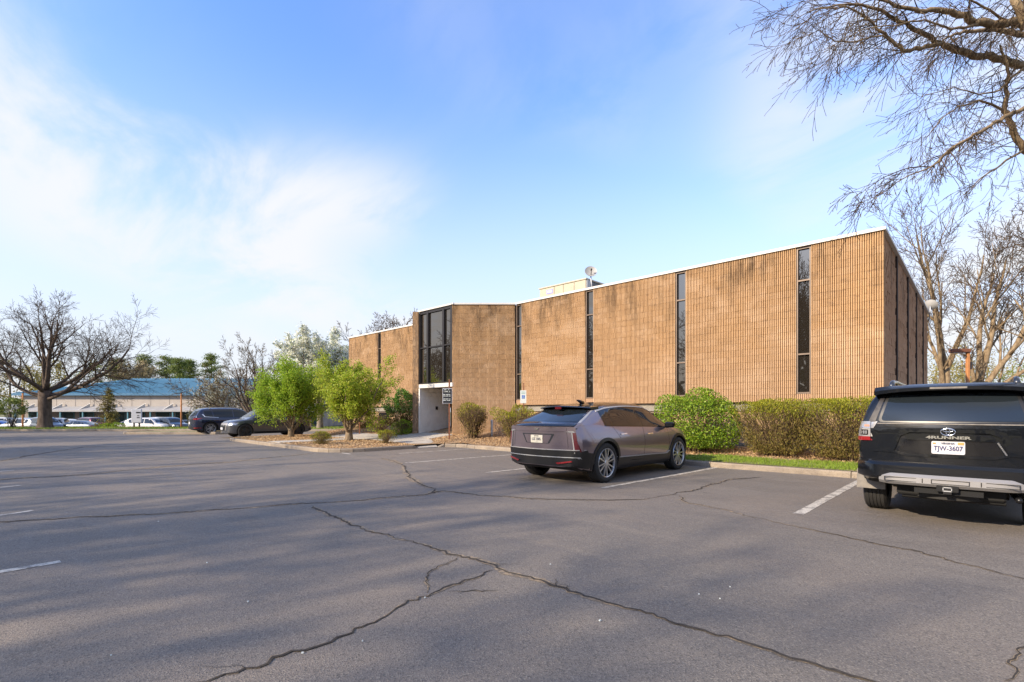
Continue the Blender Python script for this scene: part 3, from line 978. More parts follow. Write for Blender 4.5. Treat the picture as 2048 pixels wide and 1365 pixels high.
cop(Vector((GX0 - .04, GY, 0)), Vector((GX1 + .1, GY, 0)), Vector((0, -1, 0)), 0.3, cz0 + .006, cz1 - .006)
opart(mb, 'coping', MATS['white_metal'])
mb = MB()
mb.poly([(XL + .2, Y0 + .2, ZT - .01), (XR - .2, Y0 + .2, ZT - .01), (XR - .2, YBACK, ZT - .01), (XL + .2, YBACK, ZT - .01)])
mb.poly([(GX0, GY + .2, ZT - .012), (GX1 + .2, GY + .2, ZT - .012), (A0.x, Y0 + .3, ZT - .012), (-21.4, Y0 + .3, ZT - .012)])
opart(mb, 'roof', MATS['roof_membrane'])

# slit windows
def slit(xc, w):
    zs = [1.965, 3.06, 5.18, 6.085]
    mb = MB(); f = .034; yb, yf = Y0 + .135, Y0 + .03
    def bar(x0, x1, z0, z1, y0=yf, y1=yb):
        mb.box(((x0 + x1) / 2, (y0 + y1) / 2, (z0 + z1) / 2), (x1 - x0, y1 - y0, z1 - z0))
    x0, x1 = xc - w / 2 + .004, xc + w / 2 - .004
    bar(x0, x0 + f, 1.92, ZT - .03); bar(x1 - f, x1, 1.92, ZT - .03)
    bar(x0 + f, x1 - f, 6.085, ZT - .03, yf + .004); bar(x0 + f, x1 - f, 1.92, 1.965, yf - .012)
    for z in zs[1:3]: bar(x0 + f, x1 - f, z - .022, z + .022, yf + .012)
    win = opart(mb, 'window', MATS['frame_bronze'])
    lims = [(1.965, 3.06 - .022), (3.06 + .022, 5.18 - .022), (5.18 + .022, 6.085)]
    for z0, z1 in lims:
        m2 = MB(); m2.box((xc, Y0 + .118, (z0 + z1) / 2), (w - .008 - 2 * f - .002, .012, z1 - z0 - .002)); m2.build('pane', MATS['tinted_glass'], win)
    # ribbed sill course below
    m3 = MB()
    nr = 7
    for i in range(nr):
        xx = xc - w / 2 + (i + .5) * w / nr
        m3.box((xx, Y0 + .055, (ZB + 1.915) / 2), (w / nr * .72, .06, 1.915 - ZB), 0)
    m3.build('sill', MATS['block_split'], win)
for xc, w in WIN + [WL]: slit(xc, w)

# entrance glazing
mb = MB(); yg = GY
mx = [onY(p, yg) for p in (838.6, 854.5, 886, 902.2)]
def bar(mb, x0, x1, y0, y1, z0, z1): mb.box(((x0 + x1) / 2, (y0 + y1) / 2, (z0 + z1) / 2), (x1 - x0, y1 - y0, z1 - z0))
MW = .065
for i, x in enumerate(mx):
    bar(mb, x - MW, x + MW, yg, yg + .14, 2.70, 6.10)
for i in range(3):
    bar(mb, mx[i] + MW, mx[i + 1] - MW, yg + .01, yg + .13, 6.02, 6.10)
    bar(mb, mx[i] + MW, mx[i + 1] - MW, yg + .01, yg + .13, 4.385, 4.445)
    bar(mb, mx[i] + MW, mx[i + 1] - MW, yg + .01, yg + .13, 2.70, 2.765)
bar(mb, GX0, A1.x + .02, yg + .02, yg + .2, 6.102, ZT - .03)
gl = opart(mb, 'curtain_wall', MATS['frame_black'])
gl['label'] = 'black framed entrance glazing in six panes'
for i in range(3):
    for z0, z1 in ((2.765, 4.385), (4.445, 6.02)):
        m2 = MB(); bar(m2, mx[i] + MW + .001, mx[i + 1] - MW - .001, yg + .085, yg + .097, z0 + .001, z1 - .001); m2.build('pane', MATS['tinted_glass'], gl)
mb = MB(); bar(mb, GX0, A1.x + .03, yg - .03, yg + .35, 2.52, 2.698)
opart(mb, 'entrance_beam', MATS['white_metal'])
# recess: ceiling, painted block side wall, floor, dark door
RC = [(-19.7, yg + .352), (-16.78, yg + .352), (-15.42, 15.96), (-19.7, 15.96)]
mb = MB(); mb.prism(RC, 2.56, 2.66); opart(mb, 'entrance_ceiling', MATS['white_block'])
sw = empty('side_wall', (0, 0, 0), parent=office); sw.matrix_parent_inverse = off_inv
mb = MB(); bar(mb, -19.70, -19.43, 14.16, 16.0, 0.05, 2.52); mb.build('backing', MATS['white_block'], sw)
me_w = None
for c in range(11):
    z = 0.30 + c * CH
    o_ = 0.2 if c % 2 else 0.0
    y = 14.155
    while y < 15.98:
        y1 = min(15.98, 14.155 + (math.floor((y - 14.155 + o_) / .4 + 1e-4) + 1) * .4 - o_)
        m2 = MB(); m2.box((-19.41, (y + y1) / 2, z + CH / 2), (.05, y1 - y - .006, CH - .006)); m2.build('block', MATS['white_block'], sw)
        y = y1
mb = MB(); bar(mb, -19.7, -19.385, 14.10, 14.15, 0.30, 2.51); opart(mb, 'wall_end', MATS['white_block'])
mb = MB(); mb.prism([(-19.4, 14.30), (-17.02, 14.30), (-15.42, 15.96), (-19.4, 15.96)], 0.2, 0.385); opart(mb, 'entrance_floor', MATS['walk'])
mb = MB(); bar(mb, -19.36, -15.55, 15.98, 16.06, 0.2, 2.54); d_ = opart(mb, 'door', MATS['frame_black'])
m2 = MB(); bar(m2, -18.9, -15.7, 15.955, 15.975, 0.55, 2.40); m2.build('pane', MATS['tinted_glass'], d_)
mb = MB(); bar(mb, -19.385, -19.33, 15.05, 15.15, 1.50, 1.66); opart(mb, 'key_box', MATS['frame_black'])
# foundation below the overhang, with basement openings
for nm_, mt_, b_ in (('foundation_beam', 'foundation', (XL + .1, -21.7, Y0 + .16, Y0 + .4, 1.43, ZB)), ('foundation_beam', 'foundation', (A0.x + .1, XR - .12, Y0 + .16, Y0 + .4, 1.43, ZB)),
                     ('foundation', 'foundation', (XR - .36, XR - .13, Y0 + .41, YBACK, -.05, ZB - 1.4)), ('foundation', 'foundation', (A0.x + .1, XR - .12, Y0 + .10, Y0 + .4, -.1, 0.42)),
                     ('basement_wall', 'block_rib', (XL + .1, -21.7, Y0 + .24, Y0 + .4, -.1, 1.428)), ('basement_wall', 'block_rib', (A0.x + .1, XR - .12, Y0 + .24, Y0 + .4, .422, 1.428))):
    mb = MB(); bar(mb, *b_); opart(mb, nm_, MATS[mt_])
for xc in (-3.7, -8.4, -12.1, -26.0):
    mb = MB(); bar(mb, xc - .55, xc + .55, Y0 + .21, Y0 + .238, .62, 1.40); b_ = opart(mb, 'basement_window', MATS['frame_bronze'])
    m2 = MB(); bar(m2, xc - .5, xc + .5, Y0 + .195, Y0 + .208, .67, 1.35); m2.build('pane', MATS['tinted_glass'], b_)

# ---- things on the roof --------------------------------------------------------
hv = tag(empty('rooftop_air_conditioner', (-15.4, 20.8, ZT)), 'beige panelled air conditioning unit on the office roof', 'air conditioner')
hinv = Matrix.Translation((15.4, -20.8, -ZT))
def hpart(mb, name, mat, **kw):
    o = mb.build(name, mat, hv, **kw); o.matrix_parent_inverse = hinv; return o
mb = MB(); bar(mb, -16.9, -13.96, 20.05, 21.6, ZT + .1, 7.86); hpart(mb, 'cabinet', MATS['hvac_dark'])
px_ = [-16.9, -15.92, -15.34, -14.66, -13.96]
for i in range(4):
    mb = MB(); bar(mb, px_[i] + .012, px_[i + 1] - .012, 20.0, 20.048, ZT + .1, 7.84); hpart(mb, 'panel', MATS['hvac_beige'])
mb = MB(); bar(mb, -16.95, -13.92, 19.97, 21.65, 7.862, 7.925); hpart(mb, 'lid', MATS['hvac_beige'])
mb = MB(); bar(mb, -13.955, -13.925, 20.05, 20.35, ZT + .1, 7.85); hpart(mb, 'corner_post', MATS['galv'])
for (x, z) in ((-15.22, 7.20), (-15.10, 7.33), (-15.0, 7.27), (-14.88, 7.38), (-14.76, 7.27)):
    mb = MB(); mb.cyl((x, 19.985, z), (x, 19.999, z), .042, 10); hpart(mb, 'vent_hole', MATS['gloss_black'])
mb = MB(); bar(mb, -16.42, -16.0, 19.988, 19.998, 7.52, 7.74); hpart(mb, 'decal', MATS['decal_blue'])
mb = MB(); bar(mb, -16.36, -16.06, 19.980, 19.987, 7.58, 7.68); hpart(mb, 'decal_text', MATS['sign_white'])

def dish(name, base, c, aim, r, label):
    root = tag(empty(name, base), label, 'satellite dish', 'satellite dishes on the office roof')
    inv = Matrix.Translation(-Vector(base))
    aim = Vector(aim).normalized(); u = aim.orthogonal().normalized(); w = aim.cross(u); c = Vector(c)
    mb = MB(); rings = []
    for side in (0, 1):
        for k in range(6):
            rr = r * k / 5
            dep = 0.30 * r * (k / 5) ** 2 - (0.02 if side else 0)
            rings.append([mb.vert(c + aim * dep + (u * math.cos(t) + w * math.sin(t)) * max(rr, .001)) for t in [2 * math.pi * i / 28 for i in range(28)]])
    def strip(a, b, flip):
        for i in range(28):
            j = (i + 1) % 28
            q = (a[i], a[j], b[j], b[i]); mb.face(q[::-1] if flip else q)
    for k in range(5): strip(rings[k], rings[k + 1], False); strip(rings[6 + k], rings[7 + k], True)
    strip(rings[5], rings[11], False)
    o = mb.build('reflector', MATS['dish_grey'], root, smooth=True, angle=40); o.matrix_parent_inverse = inv
    mb = MB(); b = Vector(base)
    mb.tube([(b, .03), (b + (c - b) * .5 + Vector((0.02, 0, 0)), .026), (c - aim * .05, .024)], 8)
    o = mb.build('mast', MATS['galv'], root, smooth=True); o.matrix_parent_inverse = inv
    mb = MB(); lo = c + Vector((0, 0, -r * .9)) + aim * .25 * r; tip = c + aim * r * 1.0 + Vector((0, 0, -r * .12))
    mb.tube([(lo, .016), (tip, .014)], 6); mb.tube([(tip, .035), (tip - aim * .09, .03)], 8)
    o = mb.build('feed_arm', MATS['frame_black'], root); o.matrix_parent_inverse = inv
dc = D(1181.3, 20.9, zat(545, 20.9))
dish('satellite_dish', (dc.x - .1, dc.y + .25, ZT), dc, (-FWD * .85 + Vector((0, 0, .35))), .255, 'grey satellite dish beside the rooftop air conditioner')
dc = D(1861, 23.7, zat(611.4, 23.7))
dish('satellite_dish', (XR + .02, dc.y + .1, ZT - .4), dc, (FWD * .4 + RGT * .55 + Vector((0, 0, .5))), .27, 'pale satellite dish seen from behind on the side wall edge')
for px, h, lb_ in ((948, .30, 'vent pipe standing alone on the roof, nearest the glazing'), (982, .22, 'shortest vent pipe in the roof cluster'), (994, .28, 'middle vent pipe in the roof cluster'), (1006, .42, 'tallest vent pipe on the roof, right of the cluster')):
    q = D(px, 25.5)
    mb = MB(); mb.cyl((q.x, q.y, ZT), (q.x, q.y, ZT + h), .03, 8); mb.cyl((q.x, q.y, ZT + h), (q.x, q.y, ZT + h + .03), .05, 8, r2=.02)
    tag(mb.build('vent_pipe', MATS['galv'], smooth=True, angle=40), lb_, 'vent pipe', 'vent pipes on the office roof')

# ====================================================================== PLANTS
def rvec(rg):
    while True:
        v = Vector((rg.uniform(-1, 1), rg.uniform(-1, 1), rg.uniform(-1, 1)))
        if 0.05 < v.length < 1: return v.normalized()
def grow(out, tips, rg, p, d, L, r, lev, P):
    """one branch as a wandering polyline, then its side branches"""
    n = max(3, min(9, int(L / P['seg'])))
    pts = [(p.copy(), r)]
    r_end = r * P['taper'][min(lev, len(P['taper']) - 1)]
    rmin = P['rmin']
    dirs = [d.copy()]
    for i in range(n):
        trop = P['trop'][min(lev, len(P['trop']) - 1)]
        d = (d + rvec(rg) * P['wander'] + Vector((0, 0, trop)) ).normalized()
        p = p + d * (L / n)
        pts.append((p.copy(), max(rmin, r + (r_end - r) * (i + 1) / n)))
        dirs.append(d.copy())
    out.append((lev, pts))
    if lev >= P['max']:
        tips.append((pts, lev)); return
    k = P['n'][lev]; k = max(1, int(round(k * rg.uniform(0.8, 1.2))))
    t0 = P['t0'][min(lev, len(P['t0']) - 1)]
    az = rg.uniform(0, 6.28)
    for c in range(k):
        t = t0 + (1 - t0) * ((c + rg.uniform(0.1, 0.9)) / k)
        if c == k - 1: t = 1.0
        x = t * n; i = min(n - 1, int(x)); f = x - i
        q = pts[i][0].lerp(pts[i + 1][0], f); rr = pts[i][1] + (pts[i + 1][1] - pts[i][1]) * f
        dd = dirs[min(n, i + 1)]
        ang = math.radians(P['ang'][min(lev, len(P['ang']) - 1)] * rg.uniform(0.7, 1.25))
        if t == 1.0: ang *= 0.35
        az += 2.4 + rg.uniform(-.5, .5)
        u = dd.orthogonal().normalized(); w = dd.cross(u)
        nd = (dd * math.cos(ang) + (u * math.cos(az) + w * math.sin(az)) * math.sin(ang)).normalized()
        if 'flat' in P and lev >= 1: nd.z *= P['flat']; nd.normalize()
        ll = L * P['ratio'][min(lev, len(P['ratio']) - 1)] * (1.1 - 0.45 * t) * rg.uniform(0.75, 1.2)
        grow(out, tips, rg, q, nd, ll, max(rmin, rr * P['rr']), lev + 1, P)
def tubes_mesh(name, mat, branches, lod=((0.08, 8), (0.03, 6), (0.012, 4), (0, 3)), twig_r=.02):
    mb = MB()
    for lev, pts in branches:
        r = pts[0][1]
        s = next(k for lim, k in lod if r >= lim)
        mb.tube(pts, s, 0 if r > twig_r else 1, cap=(s > 3))
    return mb.mesh(name, [mat, MATS['twig_dark']], smooth=True)
def tip_points(tips, per, rg_np, spread, tmin=0.2):
    out = []; dirs = []
    for pts, lev in tips:
        n = len(pts) - 1
        for _ in range(per):
            x = rg_np.uniform(tmin, 1.0) * n; i = min(n - 1, int(x)); f = x - i
            a, b = pts[i][0], pts[i + 1][0]
            q = a.lerp(b, f); out.append((q.x, q.y, q.z)); d = (b - a); dirs.append((d.x, d.y, d.z))
    C = np.array(out); Dr = np.array(dirs); Dr /= np.linalg.norm(Dr, axis=1, keepdims=True) + 1e-9
    C += rg_np.normal(size=C.shape) * spread
    return C, Dr
def tree(name, label, cat, group, base, limbs, trunk, P, barkm, seed, leaves=None, trunk_r=0.3):
    """trunk: list of (point offset, radius); limbs: list of (t along trunk, direction, length, radius)"""
    rg = random.Random(seed); rn = np.random.default_rng(seed)
    root = tag(empty(name, base), label, cat, group)
    tr = [(Vector(p), r) for p, r in trunk]
    mb = MB()
    # buttressed foot
    foot = [(tr[0][0] + Vector((0, 0, -.15)), tr[0][1] * 1.45), (tr[0][0] + Vector((0, 0, .10)), tr[0][1] * 1.15)]
    if len(tr) >= 2: mb.tube(foot + [(p + Vector((0, 0, .3 if i == 0 else 0)), r) for i, (p, r) in enumerate(tr)], 12)
    mb.build('trunk', MATS[barkm], root, smooth=True)
    br = []; tips = []
    for t, d, L, r in limbs:
        n = len(tr) - 1; x = t * n; i = min(n - 1, int(x)); f = x - i
        q = tr[i][0].lerp(tr[i + 1][0], f) if n > 0 else tr[0][0].copy()
        grow(br, tips, rg, q, Vector(d).normalized(), L, r, 0, P)
    add('crown', tubes_mesh('crown', MATS[barkm], br), root)
    if leaves:
        for mat, per, spread, size, asp in leaves:
            C, Dr = tip_points(tips, per, rn, spread)
            add('foliage', np_quads('foliage', MATS[mat], leaf_quads(C, size, rn, asp)), root)
    return root, tips
def fan(rg, n, tilt0, tilt1, L0, L1, r0, r1, t0=0.7, t1=1.0, az0=0.0):
    out = []
    for i in range(n):
        a = az0 + 6.283 * i / n + rg.uniform(-.3, .3); f = rg.random()
        th = math.radians(rg.uniform(tilt0, tilt1))
        out.append((rg.uniform(t0, t1), (math.cos(a) * math.sin(th), math.sin(a) * math.sin(th), math.cos(th)), rg.uniform(L0, L1), rg.uniform(r0, r1)))
    return out

# ---- big bare shade tree on the far verge, left -----------------------------------
rg = random.Random(11)
P_oak = dict(seg=0.45, taper=(0.28, 0.3, 0.4, 0.5), rmin=0.0085, trop=(0.05, 0.05, 0.03, 0.02, 0.01), wander=0.17, max=4,
             n=(7, 6, 5, 4), t0=(0.25, 0.2, 0.2, 0.15), ang=(44, 46, 42, 38), ratio=(0.55, 0.55, 0.56, 0.60), rr=0.52)
limbs = [(0.80, (-0.95, 0, 0.38), 6.2, .17), (0.85, (0.95, .1, 0.22), 7.2, .20), (1.0, (-0.5, .3, 0.9), 5.8, .20), (1.0, (.30, -.2, 1.0), 5.6, .20),
         (0.95, (.75, .4, .62), 5.6, .18), (1.0, (-.75, -.5, .62), 5.4, .17), (.9, (-.2, .9, .55), 5.0, .15), (.92, (.1, -.95, .5), 5.0, .15), (.75, (1.0, -.3, -.02), 5.6, .13), (1.0, (0.0, .1, 1.0), 5.2, .16)]
rot = Matrix.Rotation(YAW, 4, 'Z')
limbs = [(t, rot @ Vector(d), L, r) for t, d, L, r in limbs]
b0 = D(90, 38.0, 0.12)
tree('shade_tree', 'huge bare spreading tree with thick dark trunk on far left verge', 'tree', None, b0, limbs,
     [((0, 0, 0), .46), ((.02, 0, 1.0), .40), ((0, 0, 2.0), .40), ((.02, 0, 2.9), .42)], P_oak, 'bark_dark', 3)

# ---- multi-stem bare tree behind the parked dark cars ------------------------------
P_ms = dict(seg=0.5, taper=(0.35, 0.4, 0.4), rmin=0.011, trop=(0.04, 0.05, 0.04, 0.03), wander=0.16, max=4,
            n=(6, 5, 5, 3), t0=(0.30, 0.25, 0.2), ang=(36, 40, 42, 42), ratio=(0.52, 0.5, 0.5, 0.5), rr=0.55)
rg = random.Random(5)
limbs = []
for dx, dz, L in ((-.62, .8, 5.0), (-.36, .95, 5.2), (-.12, 1, 5.4), (.10, 1, 5.2), (.34, .95, 5.0), (.62, .8, 4.6), (-.85, .5, 4.6), (-.3, .6, 4.8)):
    limbs.append((rg.uniform(.2, .9), rot @ Vector((dx, rg.uniform(-.3, .3), dz)), L, .12))
tree('bare_tree', 'many-stemmed bare brown tree behind the two dark parked cars', 'tree', None, D(512, 41.0, 0.05), limbs,
     [((0, 0, 0), .30), ((0, 0, .5), .26)], P_ms, 'bark_dark', 8, leaves=[('bud_haze', 2, .05, .06, .6)])

# ---- white blossoming tree ----------------------------------------------------------
P_bl = dict(seg=0.5, taper=(0.3, 0.4, 0.4), rmin=0.012, trop=(0.05, 0.06, 0.05, 0.03), wander=0.2, max=3,
            n=(7, 6, 6), t0=(0.25, 0.2, 0.2), ang=(45, 45, 45), ratio=(0.55, 0.52, 0.5), rr=0.55)
rg = random.Random(21)
tree('blossom_tree', 'white blossoming tree left of the office end wall', 'tree', None, D(640, 37.5, 0.05),
     fan(rg, 9, 15, 60, 3.6, 5.0, .10, .14, .5, 1.0), [((0, 0, 0), .24), ((0, 0, 1.0), .2), ((.1, 0, 2.0), .18)], P_bl, 'bark_grey', 22,
     leaves=[('blossom', 22, .11, .15, .85)])
rg = random.Random(23)
tree('blossom_tree', 'smaller cream blossoming tree behind the many-stemmed bare tree', 'tree', None, D(470, 47.0, -.6),
     fan(rg, 8, 20, 70, 3.0, 4.2, .08, .11, .4, 1.0), [((0, 0, 0), .18), ((0, 0, 1.0), .15)], P_bl, 'bark_grey', 25,
     leaves=[('blossom', 4, .10, .10, .8), ('bud_haze', 5, .1, .10, .8)])

# ---- two spring-green small trees on the entrance island ------------------------------
P_sg = dict(seg=0.24, taper=(0.4, 0.4, 0.4), rmin=0.005, trop=(0.06, 0.05, 0.02), wander=0.22, max=3,
            n=(7, 6, 5), t0=(0.22, 0.25, 0.2), ang=(40, 46, 52), ratio=(0.46, 0.50, 0.5), rr=0.55)
rg = random.Random(31)
def stems(rg, n, tilt, L, r):
    return [(rg.uniform(.2, 1), Matrix.Rotation(6.283 * i / n + rg.uniform(-.3, .3), 4, 'Z') @ Vector((math.sin(math.radians(tilt * rg.uniform(.45, 1.15))), 0, 1)), L * rg.uniform(.85, 1.1), r) for i in range(n)]
tree('spring_tree', 'bright green small tree in front of the charcoal car', 'tree', 'small trees on the entrance island', D(582, 25.0, .13),
     stems(rg, 11, 34, 2.55, .045), [((0, 0, 0), .13), ((0, 0, .45), .10)], P_sg, 'bark_shrub', 33,
     leaves=[('leaf_spring', 16, .095, .080, .6)])
tree('spring_tree', 'yellow-green open-crowned small tree on the chip bed by the walkway', 'tree', 'small trees on the entrance island', D(698, 22.0, .13),
     stems(rg, 11, 34, 2.5, .05), [((0, 0, 0), .15), ((0, 0, .5), .11)], P_sg, 'bark_shrub', 38,
     leaves=[('leaf_spring_pale', 11, .085, .077, .6), ('leaf_spring', 3, .08, .075, .6)])

# ---- bushes ----------------------------------------------------------------------------
def bush(name, label, cat, group, base, rx, ry, h, seed, leafmat, n_leaf, size, asp=.5, low=None, z0=0.12, twigs=120, rough=.16, top_bias=0.0, twigm='twig_brown', vase=False, shell=.35, box=2.4, rz=0.0, upright=False, vbase=.28):
    rg = random.Random(seed); rn = np.random.default_rng(seed)
    root = tag(empty(name, base, rz), label, cat, group)
    ph = rn.uniform(0, 6.28, size=(6, 3)); fr = rn.uniform(2.0, 5.5, size=(6, 3))
    def wob(d):
        s = np.zeros(len(d))
        for i in range(6): s += np.sin(d @ fr[i] + ph[i, 0])
        return 1 + rough * s / 3
    def surf(d, k):
        """point at radius fraction k in direction d of a rounded box-ish body"""
        q = np.abs(d / np.array([rx, ry, h / 2])) ** box
        s = 1.0 / (q.sum(1) ** (1 / box))
        pnt = d * (s * k * wob(d))[:, None]
        if vase:
            f = np.clip((pnt[:, 2] + h / 2) / h, 0, 1)
            g_ = vbase + (1 - vbase) * f ** 0.6; pnt[:, 0] *= g_; pnt[:, 1] *= g_
        pnt[:, 2] += h / 2
        return pnt
    def cloud(n, zlo, zhi, prob=None):
        d = rn.normal(size=(n, 3)); d /= np.linalg.norm(d, axis=1, keepdims=True)
        k = 1 - shell * rn.random(n) ** 1.6
        pnt = surf(d, k)
        f = pnt[:, 2] / h
        keep = (f > zlo) & (f < zhi)
        # clumps: thin the cloud where a coarse noise is low
        cl = np.sin(pnt[:, 0] * 7.1 + ph[0, 0]) + np.sin(pnt[:, 1] * 6.3 + ph[1, 0]) + np.sin(pnt[:, 2] * 8.2 + ph[2, 0]) + np.sin((pnt[:, 0] + pnt[:, 2]) * 4.4 + ph[3, 0])
        keep &= rn.random(n) < np.clip(0.72 + 0.22 * cl, .12, 1)
        if prob is not None: keep &= rn.random(n) < prob(f)
        return pnt[keep]
    # twigs fanning up from the base
    mb = MB()
    d = rn.normal(size=(twigs, 3)); d[:, 2] = np.abs(d[:, 2]) * .9 + .1; d /= np.linalg.norm(d, axis=1, keepdims=True)
    E = surf(d, np.full(twigs, .93) * rn.uniform(.75, 1.0, twigs))
    for e in E:
        st = Vector((rg.gauss(0, rx * .10), rg.gauss(0, ry * .10), -.02)); en = Vector(e)
        mid = st.lerp(en, .5) + Vector((rg.gauss(0, .05), rg.gauss(0, .05), .06 * h)) 
        r0 = rg.uniform(.006, .013)
        mb.tube([(st, r0), (mid, r0 * .7), (en, r0 * .35)], 3, cap=False)
        for _ in range(3):
            f = rg.uniform(.35, .95); q = mid.lerp(en, f)
            q2 = q + (en - st).normalized() * rg.uniform(.08, .22) * (h / 1.5) + rvec(rg) * .12 * (h / 1.5)
            mb.tube([(q, r0 * .5), (q2, r0 * .25)], 3, cap=False)
    mb.build('stem', MATS[twigm], root)
    if low:
        lowmat, nlow, lz = low
        C = cloud(nlow, z0, 1.0, lambda f: np.clip((lz + .18 - f) / .3, 0, 1))
        dr = np.tile((0, 0, 1.0), (len(C), 1)) + (C - np.array([0, 0, h * .2])) * .4 if upright else None
        if len(C): add('lower_foliage', np_quads('lower_foliage', MATS[lowmat], leaf_quads(C, size * 1.0, rn, asp, dirs=dr)), root)
        C = cloud(n_leaf, z0, 1.2, lambda f: np.clip((f - lz + .10) / .22, 0, 1))
    else:
        C = cloud(n_leaf, z0, 1.2)
    dr = np.tile((0, 0, 1.0), (len(C), 1)) + (C - np.array([0, 0, h * .3])) * .6 if upright else None
    add('foliage', np_quads('foliage', MATS[leafmat], leaf_quads(C, size, rn, asp, dirs=dr)), root)
    return root
HG = 'clipped yew shrubs in front of the office'
bush('green_bush', 'large rounded bright green bush right of the mauve crossover', 'bush', None, (-6.12, 14.45, .20), 1.26, 1.12, 1.80, 41, 'leaf_green', 30000, .060, .55, z0=.08, twigs=130, rough=.17, shell=.45)
bush('yew_hedge', 'clipped olive yew between the round bush and the black SUV', 'hedge', HG, (-3.95, 14.45, .22), 1.12, 1.0, 1.49, 42, 'leaf_yew', 28000, .052, .34, low=('leaf_yew_low', 24000, .72), z0=.05, twigs=260, rough=.08, vase=True, box=4.6, upright=True, vbase=.44)
bush('yew_hedge', 'widest clipped olive yew, directly left of the black SUV', 'hedge', HG, (-2.35, 14.40, .22), 1.32, 1.05, 1.51, 43, 'leaf_yew', 30000, .052, .34, low=('leaf_yew_low', 26000, .72), z0=.05, twigs=280, rough=.08, vase=True, box=4.6, upright=True, vbase=.44)
bush('yew_shrub', 'vase-shaped yew with bare brown stems beside the entrance', 'hedge', HG, (-15.30, 13.80, .30), .82, .75, 1.45, 44, 'leaf_yew', 9000, .055, .36, low=('leaf_yew_low', 3500, .70), z0=.10, twigs=330, rough=.10, vase=True, box=3.2, upright=True)
bush('yew_shrub', 'ragged yew half hidden behind the mauve crossover', 'hedge', HG, (-12.9, 13.9, .24), 1.15, .75, 1.35, 45, 'leaf_yew', 11000, .055, .36, low=('leaf_yew_low', 6000, .62), z0=.10, twigs=260, rough=.20, vase=True, box=2.6, upright=True)
bush('evergreen_bush', 'tall dark bush with bright green top left of the entrance', 'bush', None, (-21.3, 14.55, .35), 1.05, .9, 2.05, 46, 'leaf_deep', 14000, .075, .6, low=('leaf_yew_low', 7000, .45), z0=.05, twigs=140, rough=.16, box=2.8)
SB = 'low clipped shrubs on the entrance island'
bush('low_shrub', 'low clipped shrub at the kerb between the two green trees', 'shrub', SB, (-18.75, 8.95, .12), .40, .38, .52, 47, 'leaf_yew', 5000, .04, .45, low=('leaf_yew_low', 1800, .45), z0=.04, twigs=60, rough=.10)
bush('low_shrub', 'low clipped shrub by the walkway ramp', 'shrub', SB, (-17.35, 11.0, .12), .39, .38, .56, 48, 'leaf_yew', 5000, .04, .45, low=('leaf_yew_low', 1500, .40), z0=.04, twigs=60, rough=.12)
bush('low_shrub', 'loose brownish shrub beyond the walkway', 'shrub', SB, (-22.6, 13.9, .30), .8, .6, .9, 49, 'leaf_yew_low', 6000, .05, .45, low=('leaf_yew_low', 1500, .40), z0=.04, twigs=90, rough=.22)
bush('low_shrub', 'small yellow-green shrub at the foot of the yellow-green tree', 'shrub', SB, (-20.2, 13.75, .28), .55, .5, .75, 50, 'leaf_spring', 4000, .05, .5, z0=.04, twigs=60, rough=.25)
bush('low_shrub', 'dark brownish shrub between the charcoal car and the office', 'shrub', SB, (-26.0, 14.9, .30), 1.0, .7, 1.25, 51, 'leaf_yew_low', 7000, .055, .45, z0=.04, twigs=120, rough=.25)
# far verge
bush('verge_shrub', 'leafy dark evergreen shrub at the far left edge of the verge', 'shrub', None, D(24, 39.0, .12), 1.5, 1.0, 2.35, 52, 'needle', 5000, .14, .5, z0=.45, twigs=70, rough=.28, vase=True, twigm='bark_dark')
bush('yellow_shrub', 'golden shrub just left of the navy crossover', 'shrub', None, D(388, 43.0, -.2), .55, .5, 2.0, 53, 'needle_gold', 2500, .10, .5, z0=.05, twigs=30, rough=.2)
bush('verge_shrub', 'low round shrub on the verge right of the golden conifer', 'shrub', 'low shrubs on the verge', D(237, 42.5, -.25), .5, .5, .75, 54, 'leaf_green', 1200, .09, .5, z0=.05, twigs=20)
bush('verge_shrub', 'low wide shrub under the golden conifer', 'shrub', 'low shrubs on the verge', D(214, 42.5, -.25), .9, .5, .65, 55, 'leaf_green', 1500, .09, .5, z0=.05, twigs=20)

# ---- golden conifer on the verge -------------------------------------------------------
def conifer(name, label, group, base, h, r, seed, mat, n=4200, size=.16, z0=.08, lean=0):
    rg = random.Random(seed); rn = np.random.default_rng(seed)
    root = tag(empty(name, base), label, 'tree', group)
    mb = MB(); mb.tube([(Vector((0, 0, -.3)), .02 * h), (Vector((0, 0, h * .5)), .013 * h), (Vector((0, 0, h)), .004 * h)], 7)
    mb.build('trunk', MATS['bark_dark'], root, smooth=True)
    C = []; br = MB()
    nb = int(70)
    for i in range(nb):
        f = z0 + (1 - z0) * (i + rg.random()) / nb
        a = rg.uniform(0, 6.28); L = r * (1 - f) ** .75 * rg.uniform(.6, 1.1) + .1
        s = Vector((0, 0, f * h)); e = s + Vector((math.cos(a) * L, math.sin(a) * L, L * rg.uniform(-.05, .35)))
        br.tube([(s, .02), (e, .008)], 3, cap=False)
        m = max(6, int(n / nb * (L / r + .3)))
        t = rn.uniform(.2, 1, m)[:, None]
        C.append(np.array(s)[None] + (np.array(e) - np.array(s))[None] * t + rn.normal(size=(m, 3)) * (.05 + .08 * L))
    br.build('branches', MATS['bark_dark'], root)
    C = np.vstack(C)
    add('crown', np_quads('crown', MATS[mat], leaf_quads(C, size, rn, .4)), root)
conifer('golden_conifer', 'golden-green conifer on the verge in front of the blue-roofed mall', None, D(216, 43.5, -.3), 3.7, 1.05, 61, 'needle_gold', 4200, .14)
